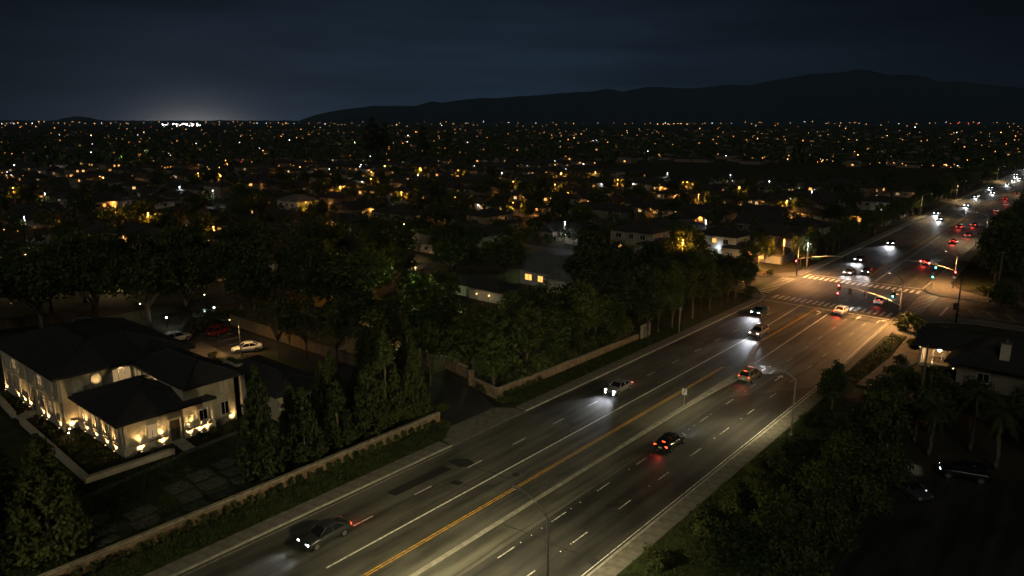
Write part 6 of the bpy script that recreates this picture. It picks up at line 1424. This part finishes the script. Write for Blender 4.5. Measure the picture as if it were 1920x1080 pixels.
# ------------------------------------------------------------------ street lamps of the neighbourhood
GL = "street lamps of the neighbourhood"
LAMPS = [(-236.2, 100.6, 'a', "amber street lamp left of the amber lit tree pair at left"), (-191.0, 98.4, 'a', "amber street lamp above the two storey house at left"), (-321.8, 151.9, 'w', "pole lamp beside the yellow porch house at left"), (-255.0, 145.5, 'a', "amber lamp left of the grey gabled house"), (-255.4, 72.1, 'w', "white lamp over a tree crown at the left edge"),
 (-225.1, 151.2, 'a', "amber street lamp in front of the middle distance amber tree"), (-292.5, 235.3, 'a', "amber lamp in the middle distance between dark roofs"), (-168.0, 136.6, 'p', "warm lamp above picture centre, left of two"), (-155.3, 136.0, 'p', "warm lamp above picture centre, right of two"),
 (-242.6, 328.2, 'A', "brightest amber street lamp glowing through a tree"), (-161.7, 319.2, 'a', "amber street lamp right of the long red lit house"), (-198.8, 368.2, 'w', "white lamp in the dark behind the long red lit house"), (-287.3, 413.6, 'w', "white lamp far behind the brightest amber tree"), (-81.8, 160.9, 'a', "amber lamp with lit foliage beside the pale two storey house"), (-166.3, 378.1, 'w', "white lamp at the near edge of the dark field"), (-123.6, 169.3, 'w', "white lamp by the porch left of the tall house"),
 (-116.5, 88.5, 'a', "amber lamp inside the glowing tree left of picture centre"), (-101.0, 92.1, 'g', "greenish white globe lamp at picture centre"), (-56.9, 175.8, 'w', "white lamp behind the far left signal mast"), (-361.0, 627.4, 'w', "bright lamp beyond the dark field at centre"),
 (-510.3, 389.5, 'a', "amber lamp at the right end of the glowing shop front"), (-585.3, 385.5, 'w', "white lamp right behind the glowing shop front"), (-513.5, 278.6, 'a', "amber lamp with lit tree in the far left"), (-620.3, 208.4, 'w', "white lamp in the far left distance, second from the edge"), (-566.1, 158.6, 'w', "white lamp in the far left distance at the edge"), (-642.7, 258.0, 'g', "yellowish lamp with lit tree in the far left distance"), (-704.0, 303.9, 'w', "lamp with lit tree top in the far left distance"), (-727.4, 225.4, 'w', "white lamp nearest the left edge far away"), (-742.7, 271.1, 'w', "white lamp far away above the neighbourhood at left"), (-823.5, 637.0, 'g', "green lit lamp in the trees near the horizon left of centre"),
 (-178.0, 62.0, 'p', "warm lamp glittering through trees at the left"), (-205.0, 57.0, 'p', "warm lamp at the left edge among trees"), (-78.1, 84.3, 'p', "lamp glittering through the trees beside the avenue"), (-86.3, 71.4, 'p', "lamp glittering through the trees near the bare tree"), (-81.5, 81.0, 'g', "yellow green lamp under the trees behind the driveway"), (-160.0, 60.0, 'p', "warm lamp glittering through trees behind the lot's far side"), (-150.0, 84.0, 'p', "warm lamp glittering through trees above the parking lot"), (-190.0, 74.0, 'p', "warm lamp glittering through trees far left of the lot"), (-120.0, 108.0, 'p', "warm lamp glittering through trees left of the globe lamp"), (-140.0, 124.0, 'p', "warm lamp glittering through trees below the orange lit house"), (-172.0, 46.0, 'p', "warm lamp glittering through trees at the left picture edge"), (-96.0, 78.0, 'p', "lamp glittering through the trees left of the bare tree"), (-104.0, 130.0, 'g', "yellow green lamp under the trees beside the white gabled house"),
 (-66.2, 170.0, 'a', "amber lamp in the hedge at the far left corner"), (-69.0, 173.6, 'p', "warm lamp behind the hedge at the far left corner"), (-63.0, 177.0, 'a', "amber lamp left of the far left signal mast")]
k_ = 0
for yy in (103, 153, 199, 269, 311, 351):
    for xx in range(-95 if yy > 140 else -165, -430, -34):
        q = in_view(xx, yy, 6)
        if q and 0 < q[0] < 1920 and R.random() < .62 and all((xx - a[0]) ** 2 + (yy - a[1]) ** 2 > 500 for a in LAMPS):
            LAMPS.append((xx + R.uniform(-6, 6), yy - .8, R.choice('aaaw'), f"side street lamp, {ordinal(k_)} of the plain ones from right to left")); k_ += 1
lm = {'a': em_bulb_amber, 'A': em_bulb_amber, 'w': em_bulb_white, 'p': em_porch, 'g': em_bulb_green}
for (x, y, c, lb) in LAMPS:
    d = math.hypot(x, y); low = lb.startswith(("lamp glittering", "warm lamp glit", "yellow green", "amber lamp in the hedge", "warm lamp behind", "warm lamp at the left"))
    r = {'a': .17, 'A': .26, 'w': .14, 'p': .13, 'g': .17}[c] * (1 if d < 300 else 1.4 if d < 600 else 2.0); h = 3.0 if low else 5.0 if 'globe' in lb else 6.6
    if low: r = .11
    t = thing("street_lamp", lb, "street lamp", (x, y, 0), 0, GL)
    MB().tube([(0, 0, 0), (0, 0, h)], [.08, .05], 6).build("pole", metal_pole, t); MB().ball((0, 0, h + r * .5), r, 0, 8, 5, .8).build("globe", lm[c], t); MB().tube([(0, 0, h + r * 1.25), (0, 0, h + r * 1.5)], [r * .9, .03], 8).build("cap", metal_dark, t)
    lamp('lamp_light', 'POINT', t, (0, 0, h - .35), {'a': 1900, 'A': 5200, 'w': 320, 'p': 600, 'g': 900}[c] * (.8 if low else 1) * (1 if d < 450 else 2.0), {'w': (.86, .93, 1), 'p': (1, .68, .32), 'g': (.72, 1, .4)}.get(c, (1, .42, .07)), None, .12)
    # the tree that each amber or green lamp lights up
    if c in 'aAg' and not low:
        pass
        a = R.uniform(3.6, 5.5); plant_tree('airy' if d < 130 else 'round', x + a * .7, y + a * .75, R.uniform(.75, .95), R.uniform(.8, .95), "tree lit up by the " + " ".join(lb.split()[:11]), "lamp lit trees", name="lamp_lit_tree", z=0)
        plant_tree('round', x - a * .9, y + a * .3, R.uniform(.6, .85), R.uniform(.6, .85), "tree left of the " + " ".join(lb.split()[:11]), "lamp lit trees", name="lamp_lit_tree")

# ------------------------------------------------------------------ trees among the houses
cnt = 0
for _ in range(6000):
    if cnt >= 118: break
    az = R.uniform(-36, 36); d = 140 + 300 * R.random() ** .85; a = radians(az) - YAW
    x, y = d * sin(a), d * cos(a)
    if x > -68 or (x > -152 and y < 146) or (145 < y < 166) or not free(x, y, 9.0): continue
    if y > 430 and x > -330: continue
    p = in_view(x, y, 6)
    if not p: continue
    used.append((x, y)); cnt += 1
    kd = R.choice(('round', 'round', 'round', 'spread', 'column')); s = R.uniform(.62, 1.05) * (.72 if kd == 'spread' else 1)
    plant_tree(kd, x, y, s, s * R.uniform(.85, 1.2), "dark tree standing between the houses of the neighbourhood", "dark trees among the neighbourhood houses", name="garden_tree")
for j, (x, y, s) in enumerate(((-640, 520, 2.6), (-650, 545, 2.3), (-604, 560, 2.0), (-590, 585, 1.7), (-625, 500, 2.0))):
    plant_tree('tall', x, y, s * 1.3, s, f"tall dark conifer standing against the city lights left of centre, {ordinal(j)} of five", "tall dark conifers left of centre")

# ------------------------------------------------------------------ what is too far to count: the sea of trees, roofs and lights towards the horizon
def polar(n, rg, d0, d1, p, spread=40):
    az = np.radians(rg.uniform(-spread, spread, n)) - YAW
    d = d0 * (d1 / d0) ** (rg.rand(n) ** p)
    return d * np.sin(az), d * np.cos(az), d
def far_trees(name, n, d0, d1, p, nl, seed, label, leaf, hmax):
    rg = np.random.RandomState(seed); x, y, d = polar(n, rg, d0, d1, p)
    keep = (x < -72) | (y > 420); keep &= ~((np.abs(x - (-55.5 - .0165 * (y - 172) + 12)) < 26)); keep &= ~((y > 425) & (y < 598) & (x > -335) & (x < -60))
    x, y, d = x[keep], y[keep], d[keep]; m = len(x)
    R_ = rg.uniform(2.0, 3.8, m) * (hmax / 11) ** .5; Hh = rg.uniform(hmax * .5, hmax, m)
    c = np.repeat(np.stack([x, y, Hh * .58], 1), nl, 0); k = m * nl
    dr = rg.normal(size=(k, 3)); dr[:, 2] = np.abs(dr[:, 2]) * .9 - .25; dr /= np.linalg.norm(dr, axis=1)[:, None]
    rr = np.repeat(R_, nl); hz = np.repeat(Hh * .45, nl)
    P = c + dr * np.stack([rr, rr, hz], 1) * rg.uniform(.6, 1.05, k)[:, None]
    t = rg.normal(size=(k, 3)); t = np.cross(dr + rg.normal(size=(k, 3)) * .5, t); t /= np.linalg.norm(t, axis=1)[:, None]; b = np.cross(dr, t)
    s = (leaf * rg.uniform(.6, 1.4, k) * np.repeat(R_, nl) / 3.2)[:, None]
    V = np.stack([P - t * s, P + t * s, P + b * s * 1.3], 1).reshape(-1, 3)
    me = bpy.data.meshes.new(name); me.vertices.add(3 * k); me.vertices.foreach_set("co", V.ravel()); me.loops.add(3 * k); me.loops.foreach_set("vertex_index", np.arange(3 * k, dtype=np.int32))
    me.polygons.add(k); me.polygons.foreach_set("loop_start", np.arange(0, 3 * k, 3, dtype=np.int32))
    try: me.polygons.foreach_set("loop_total", np.full(k, 3, dtype=np.int32))
    except Exception: pass
    me.materials.append(leaf_a); me.update(calc_edges=True)
    tag(inst(me, name), label, 'trees', None, 'stuff')
far_trees("neighbourhood_trees", 1500, 200, 640, 1.0, 90, 11, "dark mass of small garden trees filling the gaps between the houses", .55, 6.6)
far_trees("distant_trees", 5200, 600, 4200, 1.0, 30, 12, "dark sea of distant trees reaching to the horizon", 1.5, 11)
far_trees("horizon_trees", 3000, 3000, 8500, 1.0, 14, 13, "thin dark line of trees along the horizon", 2.6, 14)
def far_houses():
    rg = np.random.RandomState(21); x, y, d = polar(1500, rg, 640, 3200, 1.0)
    m = MB()
    for a, b in zip(x, y):
        if abs(a - (-55.5 - .0165 * (b - 172) + 12)) < 30 or (425 < b < 590 and -335 < a < -60): continue
        w, dd, h = rg.uniform(10, 18), rg.uniform(8, 12), rg.choice((2.8, 2.8, 5.2)); rise = rg.uniform(1.5, 2.4)
        m.box((a, b, h / 2), (w, dd, h), mat=0)
        hx, hy = w / 2 + .5, dd / 2 + .5
        m.add([(a - hx, b - hy, h), (a + hx, b - hy, h), (a + hx, b + hy, h), (a - hx, b + hy, h), (a - hx + hy, b, h + rise), (a + hx - hy, b, h + rise)], [(0, 1, 5, 4), (2, 3, 4, 5), (3, 0, 4), (1, 2, 5)], 1)
        q = rg.rand()
        if q < .4:
            wx = a + rg.uniform(-.35, .35) * w; m.poly([(wx - .8, b - dd / 2 - .05, 1), (wx + .8, b - dd / 2 - .05, 1), (wx + .8, b - dd / 2 - .05, 2.2), (wx - .8, b - dd / 2 - .05, 2.2)], 2)
    tag(m.build("distant_houses", [house_wall, roof_house, em_win]), "distant houses merging into the dark town towards the horizon", 'houses', None, 'stuff')
far_houses()
def far_lights():
    rg = np.random.RandomState(31)
    mats = [emit_mat("far_light_amber", (1.0, .36, .07), 4.0, 'NONE'), emit_mat("far_light_warm", (1.0, .55, .20), 4.2, 'NONE'), emit_mat("far_light_white", (.86, .92, 1.0), 6.0, 'NONE'), emit_mat("far_light_green", (.75, 1.0, .6), 2.6, 'NONE'), emit_mat("far_light_red", (1.0, .08, .05), 4.0, 'NONE'), emit_mat("far_light_bright", (1.0, .97, .92), 12.0, 'NONE'), emit_mat("far_light_dim", (1.0, .40, .09), 1.6, 'NONE')]
    m = MB()
    def bulb(x, y, z, r, mt):
        m.add([(x - r, y, z), (x + r, y, z), (x, y - r, z), (x, y + r, z), (x, y, z - r), (x, y, z + r)], [(0, 2, 5), (2, 1, 5), (1, 3, 5), (3, 0, 5), (2, 0, 4), (1, 2, 4), (3, 1, 4), (0, 3, 4)], mt)
    def ok(x, y): return not (abs(x - (-55.5 - .0165 * (y - 172) + 12)) < 16 or (425 < y < 598 and -335 < x < -60))
    P = [.44, .24, .08, .02, .01, .0, .21]
    cell = {}
    def dens(x, y):
        d = math.hypot(x, y); k = (int(math.atan2(x, y) * 38), int(math.log(d) * 11))
        if k not in cell: cell[k] = rg.choice((.0, .02, .12, .5, 1.0))
        return cell[k]
    for (n, d0, d1, p, zlo, zhi, k) in ((620, 480, 1100, 1.0, 2.5, 8, .00036), (680, 1000, 2600, 1.0, 4, 10, .00033), (420, 2400, 6500, 1.0, 7, 14, .00027), (260, 6000, 9000, .8, 10, 26, .00022)):
        x, y, d = polar(n, rg, d0, d1, p)
        for a, b, dd in zip(x, y, d):
            if ok(a, b) and rg.rand() < dens(a, b): bulb(a, b, rg.uniform(zlo, zhi), dd * k * min(2.0, .75 * math.exp(rg.normal(0, .38))), rg.choice(7, p=P))
    # the bright lit lots on the horizon at left, a lit street behind the dark field, red tower lights at right
    def at(px, dist, z, r, mt):
        q = (px - 960) / 1365; fw = 1.0; l = math.hypot(q, fw); a = (q * cos(YAW) - fw * sin(YAW)) / l; b = (q * sin(YAW) + fw * cos(YAW)) / l
        bulb(a * dist, b * dist, z, r, mt)
    for i in range(46): at(rg.uniform(345, 392) if i > 14 else rg.choice((322, 326, 340, 344)) + rg.uniform(-3, 3), rg.uniform(4300, 5200), rg.uniform(9, 22), rg.uniform(1.0, 2.2), 5)
    px = -40
    while px < 1960:
        px += rg.uniform(7, 18) if px < 620 else rg.uniform(9, 34)
        at(px, rg.uniform(6000, 8000), rg.uniform(12, 30), rg.uniform(1.2, 2.3), rg.choice((1, 2, 0, 1, 1)))
    for i in range(4): at(1760 + 17 * i + rg.uniform(-3, 3), rg.uniform(6000, 7000), rg.uniform(14, 24), 2.2, 4)
    for i in range(6): at(1225 + 11 * i + rg.uniform(-2, 2), rg.uniform(5200, 5600), 16 + rg.uniform(-2, 2), 2.2, 1)
    x0 = [(-243, 628), (-176, 635), (-111, 604)]
    for i in range(56):
        t = rg.rand(); a = -330 + 235 * t; b = 640 - 34 * t * t + rg.uniform(-4, 30); bulb(a, b, rg.uniform(1.8, 4.0), rg.uniform(.16, .36), rg.choice((0, 1, 1, 2, 6)))
    at(898, 10020, 300, 1.8, 2)
    tag(m.build("distant_lights", mats), "countless distant lamps and windows sprinkled over the dark town", 'lights', None, 'stuff')
far_lights()

def garden_lights():
    rg = np.random.RandomState(77); m = MB()
    mats = [emit_mat("garden_light_amber", (1.0, .34, .05), 6.0), emit_mat("garden_light_warm", (1.0, .52, .18), 6.0), emit_mat("garden_light_pale", (.95, .95, .85), 5.0)]
    H_ = [u for u in used]
    for i in range(420):
        hx, hy = H_[rg.randint(len(H_))]; d = math.hypot(hx, hy)
        if d < 150 or d > 640: continue
        a, b = hx + rg.uniform(-11, 11), hy - rg.uniform(3, 11); r = d * .00022 * rg.uniform(.6, 1.3); z = rg.uniform(.5, 2.6)
        m.add([(a - r, b, z), (a + r, b, z), (a, b - r, z), (a, b + r, z), (a, b, z - r), (a, b, z + r)], [(0, 2, 5), (2, 1, 5), (1, 3, 5), (3, 0, 5), (2, 0, 4), (1, 2, 4), (3, 1, 4), (0, 3, 4)], rg.choice(3, p=(.58, .32, .10)))
    tag(m.build("garden_lights", mats), "countless tiny amber garden and path lights glimmering between the houses", 'lights', None, 'stuff')
garden_lights()

# ------------------------------------------------------------------ the air
def haze():
    m = MB(); m.box((0, 8150, 448), (33000, 17700, 904))
    v = bpy.data.materials.new("night_haze"); v.use_nodes = True; n, l = v.node_tree.nodes, v.node_tree.links; n.clear()
    p = n.new("ShaderNodeVolumePrincipled"); p.inputs['Color'].default_value = (.30, .58, 1.0, 1); p.inputs['Density'].default_value = HAZE
    o = n.new("ShaderNodeOutputMaterial"); l.new(p.outputs[0], o.inputs['Volume'])
    tag(m.build("haze", v), "thin night haze over the town and hills", "haze", None, "stuff")
HAZE = 4.0e-5
haze()
